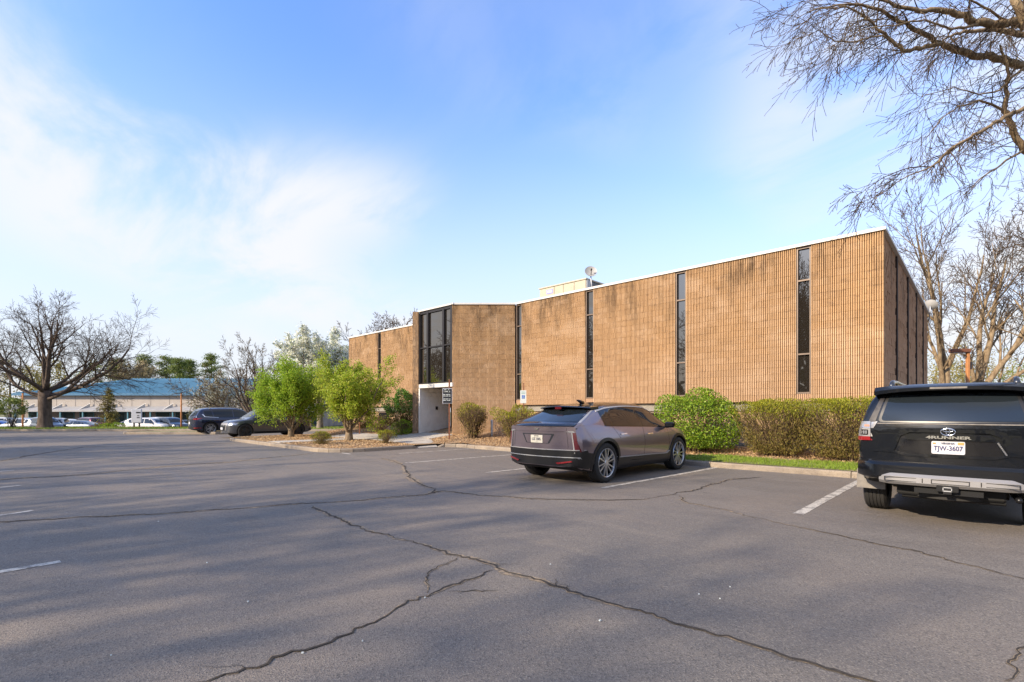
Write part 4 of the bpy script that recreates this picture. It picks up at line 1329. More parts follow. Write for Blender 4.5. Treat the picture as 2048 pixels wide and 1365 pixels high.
# ---- pines behind the mall --------------------------------------------------------------
def pine(label, base, h, r, seed, mat='needle'):
    rg = random.Random(seed); rn = np.random.default_rng(seed)
    root = tag(empty('pine_tree', base), label, 'tree', 'pines behind the blue-roofed mall')
    mb = MB(); mb.tube([(Vector((0, 0, -1)), .28), (Vector((.1, 0, h * .5)), .2), (Vector((0, 0, h)), .05)], 7)
    mb.build('trunk', MATS['bark_dark'], root, smooth=True)
    br = MB(); C = []
    for i in range(48):
        f = .30 + .70 * (i + rg.random()) / 48
        a = rg.uniform(0, 6.28); L = r * (1.15 - .85 * (f - .30) / .70) * rg.uniform(.45, 1.15)
        s = Vector((0, 0, f * h)); e = s + Vector((math.cos(a) * L, math.sin(a) * L, L * rg.uniform(.0, .4)))
        br.tube([(s, .07), (e, .03)], 4, cap=False)
        for _ in range(4):
            c = s.lerp(e, rg.uniform(.45, 1.05)); m = 46
            C.append(np.array(c)[None] + rn.normal(size=(m, 3)) * np.array([.55, .55, .24]))
    br.build('branches', MATS['bark_dark'], root)
    C = np.vstack(C)
    add('crown', np_quads('crown', MATS[mat], leaf_quads(C, .38, rn, .3)), root)
for i, (px, top, r, lab) in enumerate(((236, 720, 3.4, 'dark pine just right of the great bare tree crown'), (290, 714, 3.5, 'pine rising tallest above the blue roof'), (333, 716, 3.3, 'pine second right of the tall pale tree'), (357, 719, 2.6, 'slim pine between two wider pines'), (378, 722, 3.0, 'pine with open crown right of the slim pine'), (423, 710, 3.8, 'dense pine left of the many-stemmed bare tree'))):
    d = 108 + (i % 3) * 4
    pine(lab, D(px, d, -1), zat(top, d) + 1, r, 70 + i)
for i, (px, top, d, r, lab) in enumerate(((20, 722, 100, 4.5, 'yellow-green tree behind the mall at far left'), (48, 735, 104, 3.5, 'lower yellow-green tree beside the mall gable'), (98, 718, 108, 3.0, 'yellow-green tree seen through the great bare crown'), (195, 726, 110, 3.5, 'olive tree behind the roof ridge left of the pines'))):
    rg = random.Random(90 + i)
    rn = np.random.default_rng(90 + i); h = zat(top, d) + 1
    root = tag(empty('background_tree', D(px, d, -1)), lab, 'tree', 'trees behind the blue-roofed mall')
    mb = MB(); mb.tube([(Vector((0, 0, -.5)), .3), (Vector((0, 0, h * .8)), .1)], 7); mb.build('trunk', MATS['bark_dark'], root)
    C = []
    for k in range(46):
        v = rvec(rg); c = np.array([v.x * r, v.y * r, h * .62 + v.z * h * .36]); C.append(c[None] + rn.normal(size=(45, 3)) * .45)
    add('crown', np_quads('crown', MATS['needle_gold' if i != 3 else 'needle'], leaf_quads(np.vstack(C), .42, rn, .5)), root)
rg = random.Random(99)
P_far = dict(seg=1.0, taper=(0.3, 0.4, 0.4), rmin=0.028, trop=(0.06, 0.05, 0.04, 0.02), wander=0.2, max=3, n=(6, 6, 5), t0=(.3, .2, .2), ang=(38, 42, 45), ratio=(.55, .52, .5), rr=.55)
tree('background_tree', 'pale budding tree between the pines above the blue roof', 'tree', 'trees behind the blue-roofed mall', D(268, 106, -1),
     fan(rg, 6, 10, 35, 5, 7, .16, .2, .6, 1), [((0, 0, 0), .3), ((0, 0, 6), .25)], P_far, 'bark_grey', 100, leaves=[('bud_haze', 4, .3, .3, .7)])

# ---- bare tree behind the office's left roof ----------------------------------------------
rg = random.Random(121)
P_b = dict(seg=.7, taper=(.3, .35, .4), rmin=.012, trop=(.05, .05, .04, .02, .01), wander=.20, max=4, n=(6, 6, 5, 4), t0=(.25, .2, .2), ang=(42, 45, 45), ratio=(.55, .55, .5), rr=.58)
tree('bare_tree', 'bare tree showing above the left office roof', 'tree', None, D(775, 46, 0),
     [(.6, rot @ Vector((-.75, 0, .75)), 5.0, .16), (.8, rot @ Vector((-.35, .2, .95)), 5.0, .16), (1.0, rot @ Vector((.05, 0, 1)), 5.2, .18), (.9, rot @ Vector((.5, .1, .9)), 4.8, .15), (.8, rot @ Vector((.2, -.6, .8)), 4.4, .13)],
     [((0, 0, 0), .36), ((0, 0, 3), .30), ((0, 0, 5.0), .25)], P_b, 'bark_dark', 122)

# ---- bare trees right of the office --------------------------------------------------------
rg = random.Random(131)
P_r = dict(seg=.8, taper=(.22, .3, .4), rmin=.011, trop=(.07, .06, .05, .03, .0), wander=.13, max=4, n=(7, 6, 5, 3), t0=(.18, .2, .2, .2), ang=(32, 38, 42, 42), ratio=(.55, .52, .5, .5), rr=.5)
tree('tall_bare_tree', 'tall upright bare tree just right of the office side wall', 'tree', 'bare trees right of the office', D(1893, 33.0, 0),
     [(.35, rot @ Vector((-.62, .1, .8)), 6.2, .17), (1.0, rot @ Vector((-.12, 0, 1)), 9.2, .22), (.9, rot @ Vector((.42, .1, .95)), 8.0, .16), (.6, rot @ Vector((-.35, -.3, .95)), 7.6, .16), (.8, rot @ Vector((.1, .4, .95)), 7.0, .14)],
     [((0, 0, 0), .38), ((-.1, 0, 2.0), .33), ((-.1, 0, 4.4), .28)], P_r, 'bark_tan', 132)
tree('tall_bare_tree', 'wide bare tree fanning out behind the rusty lamp post', 'tree', 'bare trees right of the office', D(1950, 28.0, 0),
     [(1.0, rot @ Vector((.10, 0, 1)), 6.6, .17), (1.0, rot @ Vector((.36, .1, .93)), 7.4, .18), (.9, rot @ Vector((.68, -.1, .75)), 7.6, .17), (.7, rot @ Vector((.85, .2, .55)), 7.6, .15), (.8, rot @ Vector((-.22, 0, 1)), 3.0, .15)],
     [((-.1, 0, 0), .42), ((0, 0, 1.4), .36), ((.15, 0, 2.8), .34)], P_r, 'bark_tan', 134)
tree('tall_bare_tree', 'bare tree entering from the right edge behind the overhanging branches', 'tree', 'bare trees right of the office', D(2190, 27.0, 0),
     [(.6, rot @ Vector((-.85, .1, .62)), 6.8, .15), (.8, rot @ Vector((-.62, 0, .85)), 7.6, .16), (1.0, rot @ Vector((-.2, 0, 1)), 7.0, .16), (.9, rot @ Vector((-.4, -.4, .8)), 6.5, .14)],
     [((0, 0, 0), .4), ((0, 0, 2.0), .34), ((0, 0, 4.2), .30)], P_r, 'bark_tan', 136)
# evergreens and scrub beyond them
for i, (px, top, d, r, mt, lab) in enumerate(((1872, 712, 52, 3.0, 'needle_gold', 'golden scrub tree beside the far office corner'), (1925, 690, 58, 3.4, 'needle_gold', 'olive evergreen behind the rusty lamp post'), (1975, 705, 62, 4.0, 'bud_haze', 'hazy tan thicket tree right of the rusty lamp post'), (2025, 700, 60, 4.0, 'needle_gold', 'golden thicket tree above the black SUV roof'), (2075, 725, 50, 3.6, 'needle', 'dark evergreen at the right edge behind the SUV'), (1900, 735, 48, 2.0, 'needle_gold', 'low golden shrub tree between the bare trunks'))):
    rg = random.Random(140 + i); rn = np.random.default_rng(140 + i); h = zat(top, d)
    root = tag(empty('scrub_tree', D(px, d, 0)), lab, 'tree', 'thicket behind the office right side')
    mb = MB(); mb.tube([(Vector((0, 0, -.5)), .2), (Vector((0, 0, h * .8)), .06)], 6); mb.build('trunk', MATS['bark_tan'], root)
    C = []
    for k in range(70):
        v = rvec(rg) * rg.uniform(.5, 1.1); c = np.array([v.x * r, v.y * r, h * .55 + v.z * h * .48]); C.append(c[None] + rn.normal(size=(34, 3)) * .33)
    C = np.vstack(C); C = C[C[:, 2] > -.2]
    add('crown', np_quads('crown', MATS[mt], leaf_quads(C, .22, rn, .45)), root)

# ---- the near tree whose branches hang into the top right ------------------------------------
# trunk stands outside the frame on the right; limbs arch left and droop
P_h = dict(seg=.14, taper=(.35, .35, .4), rmin=.0036, trop=(-.05, -.07, -.06, -.05), wander=.17, max=2, n=(4, 3, 0), t0=(.2, .2, .2), ang=(34, 38, 40), ratio=(.60, .55, .5), rr=.55)
def scr(px, py, depth): 
    q = D(px, depth); return Vector((q.x, q.y, zat(py, depth)))
tb = D(2330, 10.5, 0.0)
root = tag(empty('overhanging_tree', tb), 'bare tan tree overhanging from the top right corner', 'tree')
rg = random.Random(150)
tr = [(Vector((0, 0, -.2)), .42), (Vector((0, 0, .3)), .33), (Vector((-.05, .1, 2.0)), .29), (Vector((-.1, .1, 4.2)), .26), (Vector((-.2, .1, 6.0)), .23), (Vector((-.5, .1, 8.2)), .19), (Vector((-.8, 0, 10.5)), .12), (Vector((-1.0, 0, 12.5)), .05)]
mb = MB(); mb.tube(tr, 12); mb.build('trunk', MATS['bark_tan'], root, smooth=True)
def tz(z):
    for i in range(len(tr) - 1):
        a, b = tr[i][0], tr[i + 1][0]
        if a.z <= z <= b.z: return a.lerp(b, (z - a.z) / (b.z - a.z)) + tb
    return tr[-1][0] + tb
LIMBS = [   # (photo trace px,py,depth,radius) from the trunk outwards
    [(2110, 160, 10.0, .105), (2048, 132, 9.7, .085), (2010, 118, 9.6, .078), (1950, 110, 9.4, .070), (1900, 95, 9.2, .062), (1880, 88, 9.1, .05), (1840, 62, 8.9, .045), (1800, 42, 8.8, .038), (1760, 20, 8.6, .03), (1710, 10, 8.5, .02), (1640, 14, 8.4, .012), (1590, 40, 8.3, .006)],
    [(1880, 90, 9.1, .045), (1840, 98, 8.9, .042), (1805, 100, 8.8, .038), (1782, 78, 8.7, .032), (1755, 58, 8.6, .026), (1725, 30, 8.5, .02), (1690, 12, 8.3, .014), (1640, 20, 8.2, .008), (1590, 60, 8.1, .005)],
    [(1805, 100, 8.8, .02), (1765, 70, 8.5, .016), (1720, 82, 8.4, .014), (1670, 85, 8.3, .011), (1640, 62, 8.2, .007), (1590, 78, 8.1, .005)],
    [(2120, 40, 9.6, .10), (2060, 45, 9.3, .09), (2010, 47, 9.2, .082), (1960, 48, 9.0, .076), (1920, 28, 8.9, .062), (1880, 22, 8.8, .05), (1840, 22, 8.7, .042), (1790, 12, 8.6, .03), (1740, -10, 8.5, .02), (1680, -30, 8.4, .01)],
    [(2200, 330, 10.2, .10), (2110, 330, 10.0, .085), (2048, 300, 9.8, .075), (2025, 262, 9.7, .066), (2008, 220, 9.6, .058), (2014, 180, 9.5, .04), (2016, 140, 9.4, .03), (2000, 90, 9.3, .02)],
    [(2110, 190, 9.4, .06), (2048, 218, 9.0, .046), (2010, 235, 8.8, .04), (1970, 258, 8.6, .034), (1930, 280, 8.4, .028), (1895, 303, 8.3, .022), (1868, 332, 8.2, .016), (1820, 350, 8.0, .011), (1770, 382, 7.9, .007), (1715, 410, 7.8, .004)],
    [(1868, 332, 8.2, .012), (1820, 335, 8.0, .010), (1780, 350, 7.9, .008), (1740, 372, 7.8, .006), (1705, 398, 7.7, .004)],
    [(2130, 120, 10.6, .08), (2060, 70, 10.4, .07), (1990, 58, 10.2, .05), (1930, 62, 10.0, .035), (1890, 78, 9.8, .02), (1850, 110, 9.6, .01)],
    [(2008, 222, 9.6, .03), (1960, 200, 9.3, .022), (1915, 215, 9.1, .016), (1880, 240, 8.9, .01), (1850, 280, 8.8, .006)],
    [(2120, -60, 9.0, .10), (2060, -40, 8.9, .09), (2030, 0, 8.8, .08), (2050, 60, 8.9, .07)],
    [(2048, 300, 9.8, .03), (2000, 330, 9.6, .02), (1960, 360, 9.4, .013), (1930, 390, 9.3, .007)],
    [(1960, 48, 9.0, .03), (1900, 60, 8.8, .022), (1850, 40, 8.6, .016), (1790, 50, 8.4, .012), (1720, 60, 8.2, .008), (1650, 100, 8.1, .005)],
    [(2020, 50, 9.2, .03), (1980, 20, 9.0, .024), (1930, -5, 8.8, .018), (1870, -15, 8.7, .014), (1800, -20, 8.6, .01), (1700, -10, 8.5, .007), (1600, 5, 8.4, .005), (1535, 30, 8.4, .004)],
    [(2048, 134, 9.7, .03), (2000, 180, 9.4, .02), (1960, 190, 9.2, .014), (1910, 175, 9.0, .01), (1850, 190, 8.9, .006)],
]
br = []
tips = []
for k, L in enumerate(LIMBS):
    pts = [(scr(a, b, c) - tb, r * .85) for a, b, c, r in L]
    if L[0][0] >= 2110:
        p0 = pts[0][0] + tb
        s = tz(max(2.5, p0.z - 1.2)) - tb
        pts = [(s, pts[0][1] * 1.25), (s.lerp(pts[0][0], .5) + Vector((0, 0, .15)), pts[0][1] * 1.1)] + pts
    # resample with a little crookedness
    Q = []
    for i in range(len(pts) - 1):
        for j in range(4):
            f = j / 4; q = pts[i][0].lerp(pts[i + 1][0], f); r = pts[i][1] + (pts[i + 1][1] - pts[i][1]) * f
            Q.append((q + rvec(rg) * (.012 + r * .25), r))
    Q.append(pts[-1])
    br.append((0, Q))
    n = len(Q) - 1
    length = sum((Q[i + 1][0] - Q[i][0]).length for i in range(n))
    for c in range(int(length * 5.2)):
        i = rg.randrange(max(1, n // 6), n)
        q, r = Q[i]
        ww = (q + tb); dep = ww.dot(FWD)
        dd = (Q[i + 1][0] - q).normalized()
        nd = (dd * .55 + rvec(rg) * .75 + Vector((0, 0, -.45)) - RGT * .25).normalized()
        grow(br, tips, rg, q, nd, rg.uniform(.28, 0.65 if k in (5, 6) else 1.05), max(.0048, min(r * .5, .010)), 0, P_h)
add('crown', tubes_mesh('crown', MATS['bark_tan'], br, ((0.04, 8), (0.015, 6), (0.007, 4), (0, 3)), .011), root)
C, Dr = tip_points(tips, 1, np.random.default_rng(5), .004, .9)
add('buds', np_quads('buds', MATS['bud_haze'], leaf_quads(C, .022, np.random.default_rng(6), .5)), root)

# ---- the belt of trees behind the photographer (seen in the panes, throwing the dapple) ------
P_bk = dict(seg=1.0, taper=(.25, .3, .4), rmin=.02, trop=(.06, .05, .04, .02), wander=.2, max=3, n=(8, 7, 6), t0=(.2, .2, .2), ang=(42, 45, 45), ratio=(.55, .52, .5), rr=.55)
rg = random.Random(200)
BACK = [(-60, -17, 12), (-52, -16, 12.5), (-40, -17, 12.5), (-28, -16, 13), (-19, -20, 12), (-11.5, -20, 14), (3.5, -16.0, 12.5), (10, -15.5, 12), (-33, -24, 14), (-15, -30, 15), (-44, -26, 14)]
BACK_WORD = ['farthest left of the row', 'second from the left end of the row', 'standing before the gap left of centre', 'mirrored in the entrance glazing', 'left of the tallest front tree', 'tallest tree of the front row',
             'shading the lot behind the black SUV', 'rightmost of the row', 'left one of the rear row', 'tallest of the rear row', 'far left of the rear row']
for i, (x, y, h) in enumerate(BACK):
    tree('lot_edge_tree', 'bare lot edge tree behind the viewer, %s' % BACK_WORD[i], 'tree', 'bare trees along the lot edge behind the viewer', (x, y, 0),
         fan(rg, 8, 12, 60, h * .42, h * .55, .13, .2, .6, 1.0), [((0, 0, 0), .34), ((.1, 0, h * .2), .28), ((0, .1, h * .42), .24)], P_bk, 'bark_dark', 300 + i)
rn = np.random.default_rng(401); n = 9000  # unseen woods, added dark behind the viewer to deepen reflections in paint and panes
Cw = np.column_stack([rn.uniform(-190, 120, n), rn.uniform(-85, -68, n), rn.uniform(0, 1, n) ** 1.3 * 10.5])
Cw[:, 2] *= .75 + .25 * np.sin(Cw[:, 0] * .31) * np.sin(Cw[:, 0] * .13 + 1)
tag(add('distant_woods', np_quads('distant_woods', MATS['woods'], leaf_quads(Cw, 2.2, rn, .7))), kind='stuff', label='dark belt of distant woods behind the viewer', cat='woods')
sheet('back_verge', [(-130, -70), (60, -70), (60, -15), (-130, -15)], 0.02, MATS['verge_grass'])

# ====================================================================== CARS
def pchip(tab):
    xs = [a for a, b in tab]; ys = [b for a, b in tab]; n = len(xs)
    h = [xs[i + 1] - xs[i] for i in range(n - 1)]; dl = [(ys[i + 1] - ys[i]) / h[i] for i in range(n - 1)]
    m = [0.0] * n
    for i in range(1, n - 1):
        if dl[i - 1] * dl[i] > 0:
            w1 = 2 * h[i] + h[i - 1]; w2 = h[i] + 2 * h[i - 1]
            m[i] = (w1 + w2) / (w1 / dl[i - 1] + w2 / dl[i])
    m[0] = dl[0]; m[-1] = dl[-1]
    def f(x):
        if x <= xs[0]: return ys[0]
        if x >= xs[-1]: return ys[-1]
        i = next(k for k in range(n - 1) if x <= xs[k + 1])
        t = (x - xs[i]) / h[i]
        return ((2 * t ** 3 - 3 * t * t + 1) * ys[i] + (t ** 3 - 2 * t * t + t) * h[i] * m[i] + (-2 * t ** 3 + 3 * t * t) * ys[i + 1] + (t ** 3 - t * t) * h[i] * m[i + 1])
    return f
def catmull(P, k):
    out = []
    n = len(P)
    for i in range(n - 1):
        p0 = P[max(0, i - 1)]; p1 = P[i]; p2 = P[i + 1]; p3 = P[min(n - 1, i + 2)]
        for j in range(k):
            t = j / k
            q = []
            for c in (0, 1):
                m1 = (p2[c] - p0[c]) * .42; m2 = (p3[c] - p1[c]) * .42
                q.append((2 * t ** 3 - 3 * t * t + 1) * p1[c] + (t ** 3 - 2 * t * t + t) * m1 + (-2 * t ** 3 + 3 * t * t) * p2[c] + (t ** 3 - t * t) * m2)
            out.append(tuple(q))
    out.append(P[-1])
    return out
def car_shell(T, y0, y1, bow0, bow1, arches, aR, ny=70, sub=4, arch_depth=.34):
    """lofted closed body (car frame: +Y forward) with wheel wells cut; returns bmesh"""
    f = {k: pchip(v) for k, v in T.items()}
    ys = [y0 + (y1 - y0) * (0.5 - 0.5 * math.cos(math.pi * i / ny)) * 0.6 + (y1 - y0) * (i / ny) * 0.4 for i in range(ny + 1)]
    secs = []
    W = max(v for _, v in T['wm'])
    for y in ys:
        zb, wm, zm, wb, zbt, wr, zr, zt = (f[k](y) for k in ('zb', 'wm', 'zm', 'wb', 'zbelt', 'wr', 'zr', 'zt'))
        ws = wm - .055
        P = [(0, zb), (ws * .86, zb), (ws, zb + .10), (wm, zm), (wb, zbt), ((wb + wr) / 2 + .018, (zbt + zr) / 2 + .008), (wr, zr), (wr * .58, zt - .012), (0, zt)]
        secs.append(catmull(P, sub))
    bm = bmesh.new()
    n = len(secs[0])
    def bow(x, y):
        a = max(0.0, 1 - (y - y0) / .7); b = max(0.0, 1 - (y1 - y) / .8)
        return y + (bow0 * a * a - bow1 * b * b) * (x / W) ** 2
    rows = []
    for y, s in zip(ys, secs):
        half = [bm.verts.new((x, bow(x, y), z)) for x, z in s]
        other = [None] * n
        for i, (x, z) in enumerate(s):
            other[i] = half[i] if i in (0, n - 1) else bm.verts.new((-x, bow(x, y), z))
        loop = half + other[n - 2:0:-1]
        rows.append(loop)
    m = len(rows[0])
    for a, b in zip(rows[:-1], rows[1:]):
        for i in range(m):
            j = (i + 1) % m
            bm.faces.new((a[j], a[i], b[i], b[j]))
    for end, y, bw in ((0, ys[0], bow0), (-1, ys[-1], bow1)):
        s = secs[end]; zc = (s[0][1] + s[-1][1]) / 2
        prev = rows[end]
        for k in (.8, .55, .28):
            cur = []
            for v in rows[end]:
                x = v.co.x * k; cur.append(bm.verts.new((x, bow(x, y), zc + (v.co.z - zc) * k)))
            for i in range(m):
                j = (i + 1) % m
                q = (prev[i], prev[j], cur[j], cur[i])
                bm.faces.new(q if end == 0 else q[::-1])
            prev = cur
        c = bm.verts.new((0, y, zc))
        for i in range(m):
            j = (i + 1) % m
            q = (prev[i], prev[j], c)
            bm.faces.new(q if end == 0 else q[::-1])
    bmesh.ops.recalc_face_normals(bm, faces=bm.faces)
    return bm, f
def mesh_bool(bm, cutters):
    """difference of the shell with wheel-well cylinders, through a boolean modifier"""
    me = bpy.data.meshes.new('tmp_body'); bm.to_mesh(me)
    ob = bpy.data.objects.new('tmp_body', me); COL.objects.link(ob)
    cm = bpy.data.meshes.new('tmp_cut'); cb = bmesh.new()
    for (y, z, r, x0, x1) in cutters:
        ret = bmesh.ops.create_cone(cb, cap_ends=True, segments=40, radius1=r, radius2=r, depth=x1 - x0, matrix=Matrix.Translation(((x0 + x1) / 2, y, z)) @ Matrix.Rotation(math.pi / 2, 4, 'Y'))
    cb.to_mesh(cm); cb.free()
    co = bpy.data.objects.new('tmp_cut', cm); COL.objects.link(co)
    md = ob.modifiers.new('b', 'BOOLEAN'); md.operation = 'DIFFERENCE'; md.object = co; md.solver = 'EXACT'
    dg = bpy.context.evaluated_depsgraph_get()
    res = bpy.data.meshes.new_from_object(ob.evaluated_get(dg))
    bpy.data.objects.remove(ob); bpy.data.objects.remove(co); bpy.data.meshes.remove(me); bpy.data.meshes.remove(cm)
    return res
def rounded(poly, r, k=4):
    out = []; n = len(poly)
    for i in range(n):
        p = Vector(poly[i]); a = Vector(poly[i - 1]); b = Vector(poly[(i + 1) % n])
        da = (a - p); db = (b - p); rr = min(r, da.length * .45, db.length * .45)
        p1 = p + da.normalized() * rr; p2 = p + db.normalized() * rr
        for j in range(k + 1):
            t = j / k; q = p1 * (1 - t) ** 2 + p * 2 * t * (1 - t) + p2 * t * t
            out.append((q.x, q.y))
    return out
def inside(poly, x, y):
    c = False; n = len(poly); j = n - 1
    for i in range(n):
        if (poly[i][1] > y) != (poly[j][1] > y) and x < (poly[j][0] - poly[i][0]) * (y - poly[i][1]) / (poly[j][1] - poly[i][1]) + poly[i][0]: c = not c
        j = i
    return c
class Car:
    def __init__(self, name, label, cat, group, loc, rz):
        self.root = tag(empty(name, loc, rz), label, cat, group)
    def body(self, T, y0, y1, bow0, bow1, arches, R, mat, wheel_z, W, well=.30, under_z=None, ny=70):
        bm, self.f = car_shell(T, y0, y1, bow0, bow1, arches, R, ny)
        self.bvh = BVHTree.FromBMesh(bm)
        cut = []
        for y in arches:
            cut += [(y, wheel_z, R, W - well, W + .3), (y, wheel_z, R, -W - .3, -W + well)]
        me = mesh_bool(bm, cut); bm.free()
        me.materials.clear(); me.materials.append(mat); me.materials.append(MATS['under_black'])
        for p in me.polygons:
            c = p.center; dark = False
            for y in arches:
                if abs(c.x) > W - well - .02 and math.hypot(c.y - y, c.z - wheel_z) < R - .002 + .01 and (abs(p.normal.x) < .5 or abs(c.x) < W - well + .05):
                    d = math.hypot(c.y - y, c.z - wheel_z)
                    if abs(p.normal.x) > .9 or abs(d - R) < .02: dark = True
            if p.normal.z < -.8 and c.z < .5: dark = True
            p.material_index = 1 if dark else 0
            p.use_smooth = True
        me.set_sharp_from_angle(angle=math.radians(38))
        self.body_o = add('body', me, self.root)
        return self.body_o
    def patch(self, name, poly, axis, side, mat, off=.006, thick=.012, h=.05, parent=None, rnd=0.0, push=0.0):
        if rnd: poly = rounded(poly, rnd)
        # densify
        P = []
        n = len(poly)
        for i in range(n):
            a = Vector(poly[i]); b = Vector(poly[(i + 1) % n]); k = max(1, int((b - a).length / h))
            for j in range(k): P.append(a.lerp(b, j / k))
        nb = len(P)
        xs = [p.x for p in P]; zs = [p.y for p in P]
        x = min(xs) + h * .5
        PP = [(p.x, p.y) for p in P]
        inner = []
        while x < max(xs):
            z = min(zs) + h * .5
            while z < max(zs):
                if inside(PP, x, z) and min((Vector((x, z)) - q).length_squared for q in P) > (h * .35) ** 2: inner.append(Vector((x, z)))
                z += h
            x += h
        allp = P + inner
        r = geometry.delaunay_2d_cdt(allp, [], [list(range(nb))], 1, 1e-6)
        vs, fs = r[0], r[2]
        if axis == 'x': d = Vector((-side, 0, 0)); mk = lambda p: Vector((side * 4, p.x, p.y))
        elif axis == 'y': d = Vector((0, -side, 0)); mk = lambda p: Vector((p.x, side * 6, p.y))
        else: d = Vector((0, 0, -1)); mk = lambda p: Vector((p.x, p.y, 4))
        pts = []
        for p in vs:
            o = mk(p); hit = self.bvh.ray_cast(o, d)
            if hit[0] is None:
                near = self.bvh.find_nearest(o + d * (4 if axis != 'y' else 6)); q = near[0].copy() if near[0] else o
                if axis == 'x': q = Vector((q.x, p.x, p.y))
                elif axis == 'y': q = Vector((p.x, q.y, p.y))
            else: q = hit[0]
            pts.append(q - d * (off + push))
        mb = MB()
        for q in pts: mb.vert(q)
        # orient faces against the ray
        bcount = {}
        for f_ in fs:
            a, b, c = (pts[i] for i in f_[:3])
            nrm = (b - a).cross(c - a)
            f2 = list(f_) if nrm.dot(d) < 0 else list(reversed(f_))
            mb.face(f2)
            for i in range(len(f2)):
                e = (f2[i], f2[(i + 1) % len(f2)]); bcount[e] = bcount.get(e, 0) + 1
        for (a, b) in list(bcount):
            if (b, a) not in bcount:
                c1 = mb.vert(pts[b] + d * thick); c2 = mb.vert(pts[a] + d * thick)
                mb.face((b, a, c2, c1))
        me = mb.mesh(name, mat, smooth=True, angle=50)
        return add(name, me, parent or self.root)
    def both(self, name, poly, mat, **kw):
        return [self.patch(name, poly, 'x', s, mat, **kw) for s in (1, -1)]
    def part(self, mb, name, mat, parent=None, smooth=False, angle=None):
        return mb.build(name, mat, parent or self.root, smooth=smooth, angle=angle)
    def wheels(self, track, ys, r, w, rimr, style, rim_mat='alloy', n=5):
        key = (round(r, 3), round(w, 3), style, rim_mat, n)
        if key not in WHEELS: WHEELS[key] = wheel_meshes(r, w, rimr, style, n)
        ty, rm, hub = WHEELS[key]
        for y in ys:
            for s in (1, -1):
                e = empty('wheel', (s * track, y, r), 0, self.root)
                e.rotation_euler = (random.uniform(0, 6), 0, 0 if s > 0 else math.pi)
                add('tyre', ty, e); a = add('rim', rm, e); b = add('barrel', hub, e)
WHEELS = {}
def lathe(mb, prof, n=40, m=0):
    """profile (x, r) spun about the X axis"""
    rings = []
    for x, r in prof:
        rings.append([mb.vert((x, math.cos(6.28318 * i / n) * r, math.sin(6.28318 * i / n) * r)) for i in range(n)])
    for a, b in zip(rings[:-1], rings[1:]):
        for i in range(n):
            j = (i + 1) % n; mb.face((a[i], a[j], b[j], b[i]), m)
def wheel_meshes(r, w, rr, style, n):
    mb = MB(); h = w / 2
    prof = [(-h * .85, rr), (-h, rr + (r - rr) * .35), (-h * .98, r - .035), (-h * .82, r - .008)]
    for k in range(5):
        x0 = -h * .80 + (1.6 * h) * k / 5
        prof += [(x0 + .004, r), (x0 + 1.6 * h / 5 - .007, r), (x0 + 1.6 * h / 5 - .0045, r - .009), (x0 + 1.6 * h / 5 - .0015, r - .009)]
    prof += [(h * .82, r - .008), (h * .98, r - .035), (h, rr + (r - rr) * .35), (h * .85, rr)]
    lathe(mb, prof, 48)
    ty = mb.mesh('tyre', MATS['tyre'], smooth=True, angle=30)
    # barrel: dark dish with disc
    mb = MB(); lathe(mb, [(-h * .8, rr * .99), (h * .25, rr * .93), (h * .25, .02)], 36)
    lathe(mb, [(h * .40, rr * .62), (h * .44, rr * .60), (h * .44, rr * .25)], 30)
    hub = mb.mesh('barrel', MATS['alloy_dark'], smooth=True, angle=40)
    mb = MB()
    lathe(mb, [(h * .62, rr * .93), (h * .88, rr * .955), (h * .93, rr * 1.0), (h * .86, rr * 1.02)], 40)
    xo, xi = h * .82, h * .80
    def spoke(a, r0, r1, w0, w1, da=0.0, m=0):
        ca, sa = math.cos(a), math.sin(a); cb, sb = math.cos(a + da), math.sin(a + da)
        P = []
        for (c, s, rad, wd, x) in ((ca, sa, r0, w0, xi), (cb, sb, r1, w1, xo)):
            for sg in (-1, 1):
                for dx in (0, -.03):
                    wd2 = wd * (1 if dx == 0 else 1.3)
                    P.append(mb.vert((x + dx, c * rad - s * sg * wd2, s * rad + c * sg * wd2)))
        a0, a1, b0, b1, c0, c1, d0, d1 = P
        for q in ((a0, b0, d0, c0), (a1, a0, c0, c1), (b0, b1, d1, d0), (b1, a1, c1, d1)): mb.face(q, m)
    if style == 'multi':
        for i in range(n):
            a = 6.28318 * i / n
            spoke(a, rr * .16, rr * .96, .012, .014)
            spoke(a + 6.28318 / n * .5, rr * .16, rr * .96, .010, .011, .10)
    elif style == 'five':
        for i in range(n):
            a = 6.28318 * i / n
            spoke(a, rr * .12, rr * .97, .034, .030)
    elif style == 'twin':
        for i in range(n):
            a = 6.28318 * i / n
            spoke(a - .12, rr * .14, rr * .96, .016, .014, -.14); spoke(a + .12, rr * .14, rr * .96, .016, .014, .14)
    lathe(mb, [(h * .78, rr * .20), (h * .86, rr * .17), (h * .87, .004)], 20)
    rim = mb.mesh('rim', [MATS['alloy'] if style != 'five' else MATS['alloy_dark']], smooth=True, angle=30)
    return ty, rim, hub
def text_mesh(s, size, mat, name='lettering', extrude=.0015, bold=0.0, sx=1.0):
    cu = bpy.data.curves.new('t', 'FONT'); cu.body = s; cu.size = size; cu.extrude = extrude; cu.offset = bold
    cu.align_x = 'CENTER'; cu.align_y = 'CENTER'; cu.resolution_u = 3
    ob = bpy.data.objects.new('t', cu); COL.objects.link(ob)
    dg = bpy.context.evaluated_depsgraph_get()
    me = bpy.data.meshes.new_from_object(ob.evaluated_get(dg))
    bpy.data.objects.remove(ob); bpy.data.curves.remove(cu)
    if sx != 1.0:
        for v in me.vertices: v.co.x *= sx
    me.name = name; me.materials.clear(); me.materials.append(mat)
    return me
REAR = (math.pi / 2, 0, 0)            # text facing -Y

